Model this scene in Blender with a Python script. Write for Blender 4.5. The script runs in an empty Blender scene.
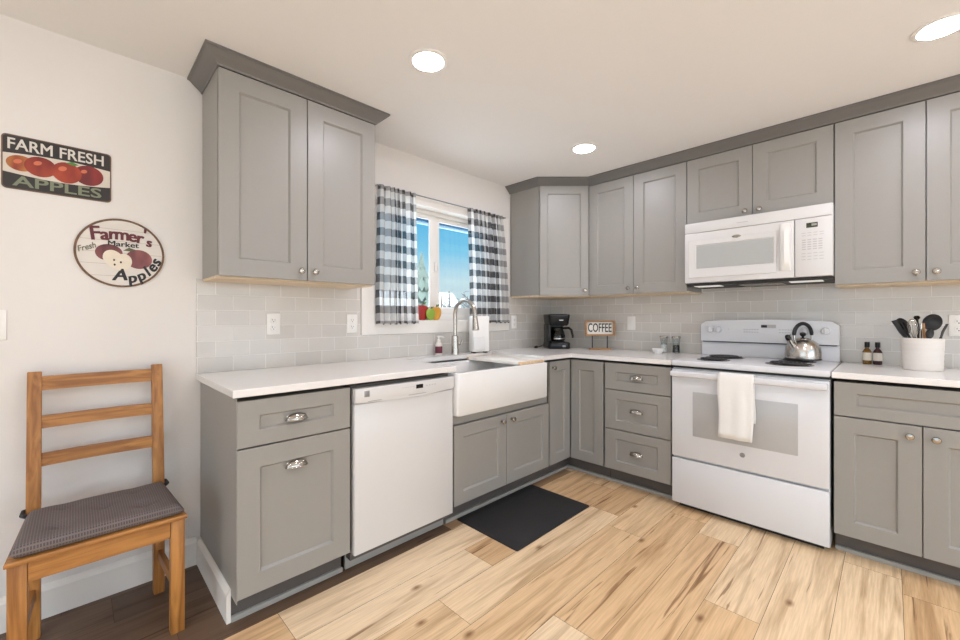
import bpy, bmesh, math, random
from mathutils import Vector, Matrix
random.seed(7)
PI = math.pi
S = bpy.context.scene
COL = S.collection

# ------------------------------------------------------------------ camera
cam_d = bpy.data.cameras.new('camera'); cam = bpy.data.objects.new('camera', cam_d); COL.objects.link(cam)
cam.location = (-3.3187, -2.3568, 1.1813)
cam.rotation_euler = (PI/2, 0, math.radians(-44.8134))
cam_d.sensor_width = 36; cam_d.lens = 407.5253/960*36; cam_d.shift_y = -1.9557/960
cam_d.clip_start = 0.02; cam_d.clip_end = 200
S.camera = cam

# ------------------------------------------------------------------ world, light, exposure
W = bpy.data.worlds.new('sky'); S.world = W; W.use_nodes = True
nt = W.node_tree; nt.nodes.clear()
wo = nt.nodes.new('ShaderNodeOutputWorld'); wb = nt.nodes.new('ShaderNodeBackground')
tc = nt.nodes.new('ShaderNodeTexCoord'); sx = nt.nodes.new('ShaderNodeSeparateXYZ'); cr = nt.nodes.new('ShaderNodeValToRGB')
nt.links.new(tc.outputs['Generated'], sx.inputs[0]); nt.links.new(sx.outputs['Z'], cr.inputs[0])
e = cr.color_ramp.elements
e[0].position = 0.0; e[0].color = (0.80, 0.92, 0.97, 1)
e[1].position = 0.46; e[1].color = (10.0, 10.6, 11.2, 1)
for p, c in ((0.09, (0.80, 1.05, 1.15, 1)), (0.16, (0.30, 0.82, 1.15, 1)), (0.26, (0.10, 0.62, 1.10, 1)), (0.34, (0.12, 0.62, 1.08, 1))):
    q = e.new(p); q.color = c
nt.links.new(cr.outputs[0], wb.inputs[0]); wb.inputs[1].default_value = 1.0
nt.links.new(wb.outputs[0], wo.inputs[0])

LAMP = 165.0          # radiance of the recessed ceiling lamps
def fill_light(name, loc, rot, sx_, sy_, watts, col):
    l = bpy.data.lights.new(name, 'AREA'); l.shape = 'RECTANGLE'; l.size = sx_; l.size_y = sy_; l.energy = watts; l.color = col
    o = bpy.data.objects.new(name, l); COL.objects.link(o); o.location = loc; o.rotation_euler = rot
    return o
# added fill lights outside two unseen windows, tilted up to brighten the ceiling
fill_light('fill_front', (-2.6, -5.30, 1.25), (PI/2+0.45, 0, 0), 3.6, 2.0, 66, (0.85, 0.90, 1.0))
fill_light('fill_left', (-5.75, -2.7, 1.25), (PI/2+0.45, 0, -PI/2), 3.2, 2.0, 42, (0.85, 0.90, 1.0))
S.view_settings.view_transform = 'Standard'; S.view_settings.look = 'None'
S.view_settings.exposure = -0.36; S.view_settings.gamma = 1.0; S.view_settings.use_curve_mapping = False

# ------------------------------------------------------------------ materials
def lin(c):
    f = lambda v: v/12.92 if v <= 0.04045 else ((v+0.055)/1.055)**2.4
    return tuple(f(v/255) for v in c) + (1,)
def nm(name):
    m = bpy.data.materials.new(name); m.use_nodes = True
    t = m.node_tree; t.nodes.clear()
    o = t.nodes.new('ShaderNodeOutputMaterial'); b = t.nodes.new('ShaderNodeBsdfPrincipled')
    t.links.new(b.outputs[0], o.inputs[0])
    return m, t, b, o
def N(t, kind, **kw):
    n = t.nodes.new(kind)
    for k, v in kw.items(): setattr(n, k, v)
    return n
def mat(name, rgb, rough=0.5, metal=0.0, var=0.04, scale=30, bump=0.0, bscale=200, spec=0.5, stretch=(1, 1, 1), coat=0.0):
    m, t, b, o = nm(name)
    b.inputs['Roughness'].default_value = rough; b.inputs['Metallic'].default_value = metal
    b.inputs['Specular IOR Level'].default_value = spec
    b.inputs['Coat Weight'].default_value = coat
    c = lin(rgb)
    tc = N(t, 'ShaderNodeTexCoord'); mp = N(t, 'ShaderNodeMapping'); mp.inputs['Scale'].default_value = stretch
    t.links.new(tc.outputs['Object'], mp.inputs[0])
    nz = N(t, 'ShaderNodeTexNoise'); nz.inputs['Scale'].default_value = scale; nz.inputs['Detail'].default_value = 3
    t.links.new(mp.outputs[0], nz.inputs['Vector'])
    mx = N(t, 'ShaderNodeMix', data_type='RGBA')
    mx.inputs[6].default_value = tuple(v*(1-var) for v in c[:3]) + (1,)
    mx.inputs[7].default_value = tuple(min(1, v*(1+var)) for v in c[:3]) + (1,)
    t.links.new(nz.outputs[0], mx.inputs[0]); t.links.new(mx.outputs[2], b.inputs['Base Color'])
    if bump:
        n2 = N(t, 'ShaderNodeTexNoise'); n2.inputs['Scale'].default_value = bscale
        t.links.new(mp.outputs[0], n2.inputs['Vector'])
        bp = N(t, 'ShaderNodeBump'); bp.inputs['Strength'].default_value = bump; bp.inputs['Distance'].default_value = 0.002
        t.links.new(n2.outputs[0], bp.inputs['Height']); t.links.new(bp.outputs[0], b.inputs['Normal'])
    return m
def emit(name, rgb, strength):
    m, t, b, o = nm(name)
    b.inputs['Base Color'].default_value = (0.25, 0.25, 0.25, 1)
    b.inputs['Emission Color'].default_value = lin(rgb); b.inputs['Emission Strength'].default_value = strength
    return m
def wood(name, dark, light, scale=1.0, axis=0, rough=0.45, contrast=(0.35, 0.7)):
    m, t, b, o = nm(name)
    b.inputs['Roughness'].default_value = rough
    tc = N(t, 'ShaderNodeTexCoord'); mp = N(t, 'ShaderNodeMapping')
    s = [22*scale]*3; s[axis] = 1.6*scale; mp.inputs['Scale'].default_value = s
    t.links.new(tc.outputs['Object'], mp.inputs[0])
    nz = N(t, 'ShaderNodeTexNoise'); nz.inputs['Scale'].default_value = 2.2; nz.inputs['Detail'].default_value = 6; nz.inputs['Distortion'].default_value = 0.8
    t.links.new(mp.outputs[0], nz.inputs['Vector'])
    r = N(t, 'ShaderNodeValToRGB'); r.color_ramp.elements[0].position = contrast[0]; r.color_ramp.elements[1].position = contrast[1]
    r.color_ramp.elements[0].color = lin(dark); r.color_ramp.elements[1].color = lin(light)
    t.links.new(nz.outputs[0], r.inputs[0]); t.links.new(r.outputs[0], b.inputs['Base Color'])
    return m
def tile(name, axis, phase):
    m, t, b, o = nm(name)
    b.inputs['Roughness'].default_value = 0.16
    tc = N(t, 'ShaderNodeTexCoord'); sp = N(t, 'ShaderNodeSeparateXYZ'); cb = N(t, 'ShaderNodeCombineXYZ')
    t.links.new(tc.outputs['Object'], sp.inputs[0])
    a = N(t, 'ShaderNodeMath', operation='ADD'); a.inputs[1].default_value = phase + 0.1525*40
    z = N(t, 'ShaderNodeMath', operation='SUBTRACT'); z.inputs[1].default_value = 0.914
    t.links.new(sp.outputs[axis], a.inputs[0]); t.links.new(sp.outputs['Z'], z.inputs[0])
    t.links.new(a.outputs[0], cb.inputs[0]); t.links.new(z.outputs[0], cb.inputs[1])
    br = N(t, 'ShaderNodeTexBrick'); br.offset = 0.5; br.offset_frequency = 2; br.squash = 1.0
    br.inputs['Scale'].default_value = 1.0; br.inputs['Mortar Size'].default_value = 0.0016; br.inputs['Mortar Smooth'].default_value = 0.3
    br.inputs['Brick Width'].default_value = 0.1525; br.inputs['Row Height'].default_value = 0.0765
    br.inputs['Color1'].default_value = lin((203, 198, 191)); br.inputs['Color2'].default_value = lin((212, 207, 200))
    br.inputs['Mortar'].default_value = lin((232, 229, 224))
    t.links.new(cb.outputs[0], br.inputs['Vector']); t.links.new(br.outputs['Color'], b.inputs['Base Color'])
    rr = N(t, 'ShaderNodeMapRange'); rr.inputs[3].default_value = 0.14; rr.inputs[4].default_value = 0.8
    t.links.new(br.outputs['Fac'], rr.inputs[0]); t.links.new(rr.outputs[0], b.inputs['Roughness'])
    bp = N(t, 'ShaderNodeBump'); bp.invert = True; bp.inputs['Strength'].default_value = 0.5; bp.inputs['Distance'].default_value = 0.0015
    nz = N(t, 'ShaderNodeTexNoise'); nz.inputs['Scale'].default_value = 14; t.links.new(tc.outputs['Object'], nz.inputs['Vector'])
    ad = N(t, 'ShaderNodeMath', operation='MULTIPLY_ADD'); ad.inputs[1].default_value = 0.8
    t.links.new(nz.outputs[0], ad.inputs[0]); t.links.new(br.outputs['Fac'], ad.inputs[2])
    t.links.new(ad.outputs[0], bp.inputs['Height']); t.links.new(bp.outputs[0], b.inputs['Normal'])
    return m
def glass(name, tint=(1, 1, 1), refl=0.06):
    m, t, b, o = nm(name); t.nodes.remove(b)
    tr = N(t, 'ShaderNodeBsdfTransparent'); tr.inputs[0].default_value = tuple(tint) + (1,)
    gl = N(t, 'ShaderNodeBsdfGlossy'); gl.inputs['Roughness'].default_value = 0.02
    lw = N(t, 'ShaderNodeLayerWeight'); lw.inputs[0].default_value = 0.5
    pw = N(t, 'ShaderNodeMath', operation='POWER'); pw.inputs[1].default_value = 5.0
    fr = N(t, 'ShaderNodeMath', operation='MULTIPLY_ADD'); fr.inputs[1].default_value = 0.7; fr.inputs[2].default_value = 0.035
    mx = N(t, 'ShaderNodeMixShader')
    t.links.new(lw.outputs['Facing'], pw.inputs[0]); t.links.new(pw.outputs[0], fr.inputs[0])
    t.links.new(fr.outputs[0], mx.inputs[0]); t.links.new(tr.outputs[0], mx.inputs[1]); t.links.new(gl.outputs[0], mx.inputs[2])
    t.links.new(mx.outputs[0], o.inputs[0])
    return m
def floor_mat():
    m, t, b, o = nm('oak_planks')
    at = N(t, 'ShaderNodeAttribute'); at.attribute_name = 'plank'
    sp = N(t, 'ShaderNodeSeparateColor'); t.links.new(at.outputs['Color'], sp.inputs[0])
    tc = N(t, 'ShaderNodeTexCoord')
    off = N(t, 'ShaderNodeVectorMath', operation='SCALE'); off.inputs[3].default_value = 37.0
    t.links.new(at.outputs['Color'], off.inputs[0])
    ad = N(t, 'ShaderNodeVectorMath', operation='ADD'); t.links.new(tc.outputs['Object'], ad.inputs[0]); t.links.new(off.outputs[0], ad.inputs[1])
    def noise(scale, stretch, detail=5, dist=0.6):
        mp = N(t, 'ShaderNodeMapping'); mp.inputs['Scale'].default_value = stretch
        t.links.new(ad.outputs[0], mp.inputs[0])
        n = N(t, 'ShaderNodeTexNoise'); n.inputs['Scale'].default_value = scale; n.inputs['Detail'].default_value = detail; n.inputs['Distortion'].default_value = dist
        t.links.new(mp.outputs[0], n.inputs['Vector']); return n
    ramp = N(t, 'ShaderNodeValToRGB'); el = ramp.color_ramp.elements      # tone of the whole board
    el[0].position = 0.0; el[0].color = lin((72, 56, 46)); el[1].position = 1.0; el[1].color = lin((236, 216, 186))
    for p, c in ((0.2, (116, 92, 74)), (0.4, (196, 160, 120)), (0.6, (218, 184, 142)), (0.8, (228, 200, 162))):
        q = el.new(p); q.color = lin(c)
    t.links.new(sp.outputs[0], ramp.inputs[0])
    g1 = noise(2.6, (0.6, 9.0, 1.0), 7); r1 = N(t, 'ShaderNodeValToRGB')       # broad figure
    r1.color_ramp.elements[0].position = 0.30; r1.color_ramp.elements[0].color = (0.68, 0.60, 0.52, 1)
    r1.color_ramp.elements[1].position = 0.52; r1.color_ramp.elements[1].color = (1.04, 1.03, 1.02, 1)
    t.links.new(g1.outputs[0], r1.inputs[0])
    g2 = noise(12.0, (0.6, 14.0, 1.0), 4, 0.2); r2 = N(t, 'ShaderNodeValToRGB')  # fine grain
    r2.color_ramp.elements[0].position = 0.3; r2.color_ramp.elements[0].color = (0.86, 0.83, 0.79, 1)
    r2.color_ramp.elements[1].position = 0.65; r2.color_ramp.elements[1].color = (1.03, 1.03, 1.03, 1)
    t.links.new(g2.outputs[0], r2.inputs[0])
    g3 = noise(2.8, (0.5, 13.0, 1.0), 4, 1.0); r3 = N(t, 'ShaderNodeValToRGB')    # dark cracks
    r3.color_ramp.elements[0].position = 0.31; r3.color_ramp.elements[0].color = (0.46, 0.37, 0.30, 1)
    r3.color_ramp.elements[1].position = 0.36; r3.color_ramp.elements[1].color = (1, 1, 1, 1)
    t.links.new(g3.outputs[0], r3.inputs[0])
    mp = N(t, 'ShaderNodeMapping'); mp.inputs['Scale'].default_value = (1.0, 1.9, 1.0); t.links.new(ad.outputs[0], mp.inputs[0])
    vo = N(t, 'ShaderNodeTexVoronoi', voronoi_dimensions='2D'); vo.inputs['Scale'].default_value = 1.3; t.links.new(mp.outputs[0], vo.inputs['Vector'])
    r4 = N(t, 'ShaderNodeValToRGB'); r4.color_ramp.elements[0].position = 0.008; r4.color_ramp.elements[0].color = (0.40, 0.29, 0.21, 1)   # knots
    r4.color_ramp.elements[1].position = 0.045; r4.color_ramp.elements[1].color = (1, 1, 1, 1)
    t.links.new(vo.outputs['Distance'], r4.inputs[0])
    cur = ramp.outputs[0]
    for r in (r1, r2, r3, r4):
        mx = N(t, 'ShaderNodeMix', data_type='RGBA', blend_type='MULTIPLY'); mx.inputs[0].default_value = 1.0
        t.links.new(cur, mx.inputs[6]); t.links.new(r.outputs[0], mx.inputs[7]); cur = mx.outputs[2]
    t.links.new(cur, b.inputs['Base Color'])
    b.inputs['Roughness'].default_value = 0.42; b.inputs['Specular IOR Level'].default_value = 0.35
    bp = N(t, 'ShaderNodeBump'); bp.inputs['Strength'].default_value = 0.15; bp.inputs['Distance'].default_value = 0.002
    t.links.new(g2.outputs[0], bp.inputs['Height']); t.links.new(bp.outputs[0], b.inputs['Normal'])
    return m
def gingham():
    m, t, b, o = nm('buffalo_check_cloth'); t.nodes.remove(b)
    uv = N(t, 'ShaderNodeUVMap'); uv.uv_map = 'UVMap'
    sp = N(t, 'ShaderNodeSeparateXYZ'); t.links.new(uv.outputs[0], sp.inputs[0])
    def band(sock):
        d = N(t, 'ShaderNodeMath', operation='DIVIDE'); d.inputs[1].default_value = 0.1
        f = N(t, 'ShaderNodeMath', operation='FRACT'); g = N(t, 'ShaderNodeMath', operation='LESS_THAN'); g.inputs[1].default_value = 0.5
        t.links.new(sock, d.inputs[0]); t.links.new(d.outputs[0], f.inputs[0]); t.links.new(f.outputs[0], g.inputs[0]); return g
    a, c = band(sp.outputs[0]), band(sp.outputs[1])
    s = N(t, 'ShaderNodeMath', operation='ADD'); t.links.new(a.outputs[0], s.inputs[0]); t.links.new(c.outputs[0], s.inputs[1])
    h = N(t, 'ShaderNodeMath', operation='MULTIPLY'); h.inputs[1].default_value = 0.5; t.links.new(s.outputs[0], h.inputs[0])
    r = N(t, 'ShaderNodeValToRGB'); r.color_ramp.interpolation = 'CONSTANT'
    r.color_ramp.elements[0].position = 0; r.color_ramp.elements[0].color = lin((240, 238, 234))
    r.color_ramp.elements[1].position = 0.4; r.color_ramp.elements[1].color = lin((180, 177, 176))
    q = r.color_ramp.elements.new(0.8); q.color = lin((62, 59, 61))
    t.links.new(h.outputs[0], r.inputs[0])
    df = N(t, 'ShaderNodeBsdfDiffuse'); tl = N(t, 'ShaderNodeBsdfTranslucent'); mx = N(t, 'ShaderNodeMixShader'); mx.inputs[0].default_value = 0.62
    t.links.new(r.outputs[0], df.inputs[0]); t.links.new(r.outputs[0], tl.inputs[0])
    t.links.new(df.outputs[0], mx.inputs[1]); t.links.new(tl.outputs[0], mx.inputs[2])
    tr = N(t, 'ShaderNodeBsdfTransparent'); m2 = N(t, 'ShaderNodeMixShader'); m2.inputs[0].default_value = 0.15       # open weave
    t.links.new(mx.outputs[0], m2.inputs[1]); t.links.new(tr.outputs[0], m2.inputs[2]); t.links.new(m2.outputs[0], o.inputs[0])
    return m
def cushion_mat():
    m, t, b, o = nm('woven_check_cushion'); b.inputs['Roughness'].default_value = 0.9
    tc = N(t, 'ShaderNodeTexCoord'); sp = N(t, 'ShaderNodeSeparateXYZ'); t.links.new(tc.outputs['Object'], sp.inputs[0])
    def band(sock):
        d = N(t, 'ShaderNodeMath', operation='DIVIDE'); d.inputs[1].default_value = 0.007
        f = N(t, 'ShaderNodeMath', operation='FRACT'); g = N(t, 'ShaderNodeMath', operation='LESS_THAN'); g.inputs[1].default_value = 0.35
        t.links.new(sock, d.inputs[0]); t.links.new(d.outputs[0], f.inputs[0]); t.links.new(f.outputs[0], g.inputs[0]); return g
    a, c = band(sp.outputs['X']), band(sp.outputs['Y'])
    s = N(t, 'ShaderNodeMath', operation='MAXIMUM'); t.links.new(a.outputs[0], s.inputs[0]); t.links.new(c.outputs[0], s.inputs[1])
    mx = N(t, 'ShaderNodeMix', data_type='RGBA'); mx.inputs[6].default_value = lin((84, 74, 72)); mx.inputs[7].default_value = lin((116, 105, 102))
    t.links.new(s.outputs[0], mx.inputs[0]); t.links.new(mx.outputs[2], b.inputs['Base Color'])
    return m
def apple_mat(name, c1, c2, sc=14):
    m, t, b, o = nm(name); b.inputs['Roughness'].default_value = 0.45
    tc = N(t, 'ShaderNodeTexCoord'); nz = N(t, 'ShaderNodeTexNoise'); nz.inputs['Scale'].default_value = sc
    mp = N(t, 'ShaderNodeMapping'); mp.inputs['Scale'].default_value = (1, 1, 0.4); t.links.new(tc.outputs['Object'], mp.inputs[0]); t.links.new(mp.outputs[0], nz.inputs['Vector'])
    r = N(t, 'ShaderNodeValToRGB'); r.color_ramp.elements[0].position = 0.35; r.color_ramp.elements[1].position = 0.7
    r.color_ramp.elements[0].color = lin(c1); r.color_ramp.elements[1].color = lin(c2)
    t.links.new(nz.outputs[0], r.inputs[0]); t.links.new(r.outputs[0], b.inputs['Base Color'])
    return m

M = dict(
    wall=mat('warm_white_wall_paint', (229, 224, 219), 0.75, var=0.01, bump=0.06, bscale=120),
    ceiling=mat('ceiling_paint', (234, 232, 230), 0.85, var=0.01, bump=0.1, bscale=90),
    trim=mat('white_trim_paint', (236, 231, 224), 0.4, var=0.01),
    cab=mat('grey_cabinet_paint', (151, 148, 142), 0.38, var=0.015),
    crown=mat('grey_crown_shaded', (112, 109, 106), 0.42, var=0.015),  # darker than the cabinet grey, standing in for shade on the down-facing crown
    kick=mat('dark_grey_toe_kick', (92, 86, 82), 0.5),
    shoe=mat('grey_shoe_strip', (160, 158, 152), 0.4),
    maple=wood('raw_maple', (214, 190, 156), (232, 212, 182), 1.0, 0),
    chrome=mat('polished_nickel', (176, 170, 162), 0.18, 1.0, var=0.02),
    steel=mat('brushed_steel', (196, 190, 182), 0.26, 1.0, var=0.06, scale=60, stretch=(1, 1, 0.05)),
    quartz=mat('white_quartz', (232, 229, 225), 0.18, var=0.012, scale=12),
    white=mat('white_enamel', (219, 219, 221), 0.22, var=0.004),
    whitew=mat('white_appliance_paint', (215, 213, 211), 0.25, var=0.004),
    handlew=mat('white_moulded_plastic', (226, 224, 219), 0.35, var=0.006),
    ceramic=mat('white_fireclay', (232, 230, 227), 0.12, var=0.004),
    plastic=mat('white_plate_plastic', (240, 237, 232), 0.35, var=0.005),
    slot=mat('dark_slot', (40, 38, 36), 0.6),
    black=mat('black_gloss_plastic', (13, 13, 13), 0.2, spec=0.35),
    blackm=mat('black_matte_nylon', (30, 30, 31), 0.5),
    coil=mat('black_burner_coil', (38, 36, 36), 0.5),
    drip=mat('chrome_drip_pan', (120, 116, 112), 0.25, 1.0),
    mat=mat('black_rubber_mat', (34, 33, 33), 0.75, var=0.2, scale=60, bump=0.5, bscale=300),
    ovenglass=mat('grey_oven_glass', (182, 181, 180), 0.12, var=0.02),
    mwglass=mat('pale_grey_microwave_glass', (176, 178, 176), 0.12, var=0.02),
    greyp=mat('grey_print', (178, 176, 174), 0.5),
    badge=mat('grey_badge', (150, 150, 152), 0.3, 0.6),
    lcd=mat('dark_green_lcd', (44, 52, 24), 0.2),
    lcdg=emit('lit_green_digits', (120, 140, 50), 0.22),
    lamp=emit('lit_lamp_diffuser', (241, 240, 253), LAMP),
    hoodlamp=emit('lit_hood_lamp', (255, 248, 236), 0.75),
    towel=mat('white_waffle_towel', (240, 238, 234), 0.95, var=0.03, scale=120, bump=0.5, bscale=260),
    pine=wood('honey_pine', (140, 88, 38), (192, 134, 70), 1.0, 0, 0.42),
    pinez=wood('honey_pine_upright', (140, 88, 38), (192, 134, 70), 1.0, 2, 0.42),
    piney=wood('honey_pine_deep', (132, 82, 36), (180, 124, 64), 1.0, 1, 0.42),
    cushion=cushion_mat(), tie=mat('black_tie_tape', (38, 36, 38), 0.8),
    signwood=wood('light_sign_wood', (150, 106, 62), (190, 146, 98), 2.0, 0),
    board=mat('white_board_face', (240, 235, 226), 0.4), boardedge=wood('pale_board_edge', (212, 178, 138), (232, 204, 168), 1.5, 1),
    signblack=mat('black_tin_paint', (40, 34, 30), 0.4, var=0.3, scale=25), rust=mat('rusty_tin_edge', (112, 84, 62), 0.6, var=0.4, scale=40),
    cream=mat('aged_cream_paint', (214, 204, 190), 0.5, var=0.1, scale=20), signtxt=mat('off_white_lettering', (216, 210, 200), 0.5),
    sage=mat('sage_green_lettering', (128, 134, 108), 0.5), maroon=mat('maroon_lettering', (98, 32, 40), 0.5), ink=mat('black_lettering', (30, 27, 28), 0.5),
    olive=mat('olive_script', (92, 92, 62), 0.5), groove=mat('plank_groove_paint', (170, 160, 150), 0.6),
    ared=apple_mat('red_apple_paint', (112, 24, 16), (186, 74, 40)), ared2=apple_mat('dark_red_apple_paint', (74, 20, 22), (140, 40, 36)),
    agold=apple_mat('golden_red_apple_paint', (140, 50, 24), (214, 150, 70)), flesh=mat('apple_flesh_paint', (232, 220, 200), 0.5, var=0.05), plum=apple_mat('plum_apple_paint', (76, 24, 34), (160, 92, 88)),
    shine=mat('pale_orange_paint', (206, 112, 76), 0.5, var=0.15, scale=60), leaf=mat('green_leaf_paint', (86, 128, 60), 0.5, var=0.2), stem=mat('brown_stem', (70, 50, 34), 0.6),
    tinred=apple_mat('red_tin', (150, 34, 30), (190, 60, 48)), tingreen=apple_mat('green_tin', (128, 160, 50), (160, 186, 80)), tinor=apple_mat('orange_tin', (206, 140, 44), (228, 178, 70)),
    check=gingham(), pane=glass('window_glass', (0.97, 0.99, 0.99)), cglass=glass('clear_jar_glass', (0.9, 0.92, 0.92)),
    dglass=glass('carafe_glass', (0.55, 0.55, 0.55)), salt=mat('white_salt', (236, 232, 226), 0.9), pepper=mat('dark_peppercorns', (52, 44, 38), 0.9, var=0.5, scale=200),
    amber=mat('amber_extract_bottle', (118, 84, 34), 0.12), plumb=mat('dark_extract_bottle', (66, 38, 40), 0.12), label=mat('paper_label', (226, 220, 206), 0.6),
    crock=mat('whitewashed_ceramic', (226, 220, 212), 0.5, var=0.07, scale=5, stretch=(0.6, 0.6, 18)),
    utwood=wood('utensil_wood', (150, 104, 64), (184, 138, 92), 1, 2), soap=mat('clear_soap_bottle', (224, 218, 210), 0.15), soaplabel=mat('plum_soap_label', (104, 34, 54), 0.5),
    snow=mat('snowy_ground', (196, 200, 204), 0.9), eave=mat('blue_painted_eave', (44, 104, 142), 0.6), gutter=mat('pale_gutter', (190, 214, 224), 0.5),
    conifer=mat('frosted_conifer', (96, 108, 100), 0.9, var=0.3, scale=3), bare=mat('bare_twigs', (84, 86, 88), 0.9, var=0.2, scale=3), siding=mat('pale_siding', (130, 134, 138), 0.8), bark=mat('tree_bark', (96, 84, 76), 0.9),
    floor=floor_mat(), subfloor=mat('dark_seam', (70, 54, 40), 0.8), tile_b=tile('grey_subway_tile_window_side', 'X', 2.826), tile_r=tile('grey_subway_tile_range_side', 'Y', 2.211),
)

# ------------------------------------------------------------------ mesh builder
class MB:
    def __init__(self): self.bm = bmesh.new()
    def _mark(self): return len(self.bm.faces)
    def box(self, x0, x1, y0, y1, z0, z1, bev=0.0, seg=2):
        x0, x1 = sorted((x0, x1)); y0, y1 = sorted((y0, y1)); z0, z1 = sorted((z0, z1))
        v = [self.bm.verts.new(p) for p in ((x0,y0,z0),(x1,y0,z0),(x1,y1,z0),(x0,y1,z0),(x0,y0,z1),(x1,y0,z1),(x1,y1,z1),(x0,y1,z1))]
        fs = [self.bm.faces.new([v[i] for i in q]) for q in ((0,3,2,1),(4,5,6,7),(0,1,5,4),(1,2,6,5),(2,3,7,6),(3,0,4,7))]
        if bev:
            es = list({e for f in fs for e in f.edges})
            bmesh.ops.bevel(self.bm, geom=es, offset=min(bev, 0.49*min(x1-x0, y1-y0, z1-z0)), segments=seg, affect='EDGES', profile=0.5)
        return self
    def loft(self, loops, cap0=True, cap1=True, closed=True):
        vs = [[self.bm.verts.new(p) for p in L] for L in loops]
        n = len(vs[0])
        for a, b in zip(vs, vs[1:]):
            for i in range(n if closed else n-1):
                j = (i+1) % n
                try: self.bm.faces.new((a[i], a[j], b[j], b[i]))
                except ValueError: pass
        if cap0: self.bm.faces.new(list(reversed(vs[0])))
        if cap1: self.bm.faces.new(vs[-1])
        return self
    def lathe(self, prof, n=28, mtx=None, cap=(True, True)):
        mtx = mtx or Matrix.Identity(4)
        loops = [[mtx @ Vector((max(r, 1e-5)*math.cos(2*PI*i/n), max(r, 1e-5)*math.sin(2*PI*i/n), z)) for i in range(n)] for r, z in prof]
        return self.loft(loops, *cap)
    def tube(self, pts, r, n=10, cap=True):
        pts = [Vector(p) for p in pts]; k = len(pts)
        rs = r if isinstance(r, (list, tuple)) else [r]*k
        loops = []; up = None
        for i, p in enumerate(pts):
            d = (pts[min(i+1, k-1)] - pts[max(i-1, 0)]).normalized()
            if up is None:
                up = Vector((0, 0, 1)) if abs(d.z) < 0.9 else Vector((1, 0, 0))
            a = d.cross(up).normalized(); up = a.cross(d).normalized()
            loops.append([p + rs[i]*(math.cos(2*PI*j/n)*a + math.sin(2*PI*j/n)*up) for j in range(n)])
        return self.loft(loops, cap, cap)
    def prism(self, poly, ax, a0, a1, bev=0.0, seg=2):
        """poly of 2D points extruded along axis ax ('x','y','z') from a0 to a1"""
        def P(p, a): return {'x': (a, p[0], p[1]), 'y': (p[0], a, p[1]), 'z': (p[0], p[1], a)}[ax]
        lo = [self.bm.verts.new(P(p, a0)) for p in poly]; hi = [self.bm.verts.new(P(p, a1)) for p in poly]
        n = len(poly); fs = [self.bm.faces.new(lo), self.bm.faces.new(list(reversed(hi)))]
        for i in range(n):
            j = (i+1) % n; fs.append(self.bm.faces.new((lo[i], hi[i], hi[j], lo[j])))
        if bev:
            es = [e for e in {e for f in fs[:2] for e in f.edges}]
            bmesh.ops.bevel(self.bm, geom=es, offset=bev, segments=seg, affect='EDGES', profile=0.5)
        return self
    def build(self, name, m, parent=None, smooth=True, angle=35, loc=None, rotz=0.0):
        bmesh.ops.recalc_face_normals(self.bm, faces=self.bm.faces)
        me = bpy.data.meshes.new(name); self.bm.to_mesh(me); self.bm.free()
        me.materials.append(m if not isinstance(m, str) else M[m])
        if smooth:
            me.polygons.foreach_set('use_smooth', [True]*len(me.polygons)); me.set_sharp_from_angle(angle=math.radians(angle))
        o = bpy.data.objects.new(name, me); COL.objects.link(o)
        if parent is not None: o.parent = parent
        if loc is not None: o.location = loc
        o.rotation_euler.z = rotz
        return o
def tag(o, label, cat, group=None):
    o['label'] = label; o['category'] = cat
    if group: o['group'] = group
    return o
def thing(name, label, cat, loc=(0, 0, 0), rotz=0.0, group=None):
    o = bpy.data.objects.new(name, None); COL.objects.link(o); o.empty_display_size = 0.1
    o.location = loc; o.rotation_euler.z = rotz
    return tag(o, label, cat, group)
def struct(o): o['kind'] = 'structure'; return o
def stuff(o): o['kind'] = 'stuff'; return o
def copy_tree(o, parent=None):
    c = o.copy(); COL.objects.link(c)
    if parent is not None: c.parent = parent
    for ch in list(o.children): copy_tree(ch, c)
    return c
def rrect(x0, x1, y0, y1, r, z, n=5):
    pts = []
    for cx, cy, a in ((x1-r, y1-r, 0), (x0+r, y1-r, 90), (x0+r, y0+r, 180), (x1-r, y0+r, 270)):
        for i in range(n+1):
            t = math.radians(a + 90*i/n); pts.append((cx+r*math.cos(t), cy+r*math.sin(t), z))
    return pts
RY = Matrix.Rotation(PI/2, 4, 'X')      # turns a +z lathe axis to -y (towards the viewer)

# ------------------------------------------------------------------ room shell
CZ = 2.324
XL, YF = -5.6, -5.15
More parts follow.
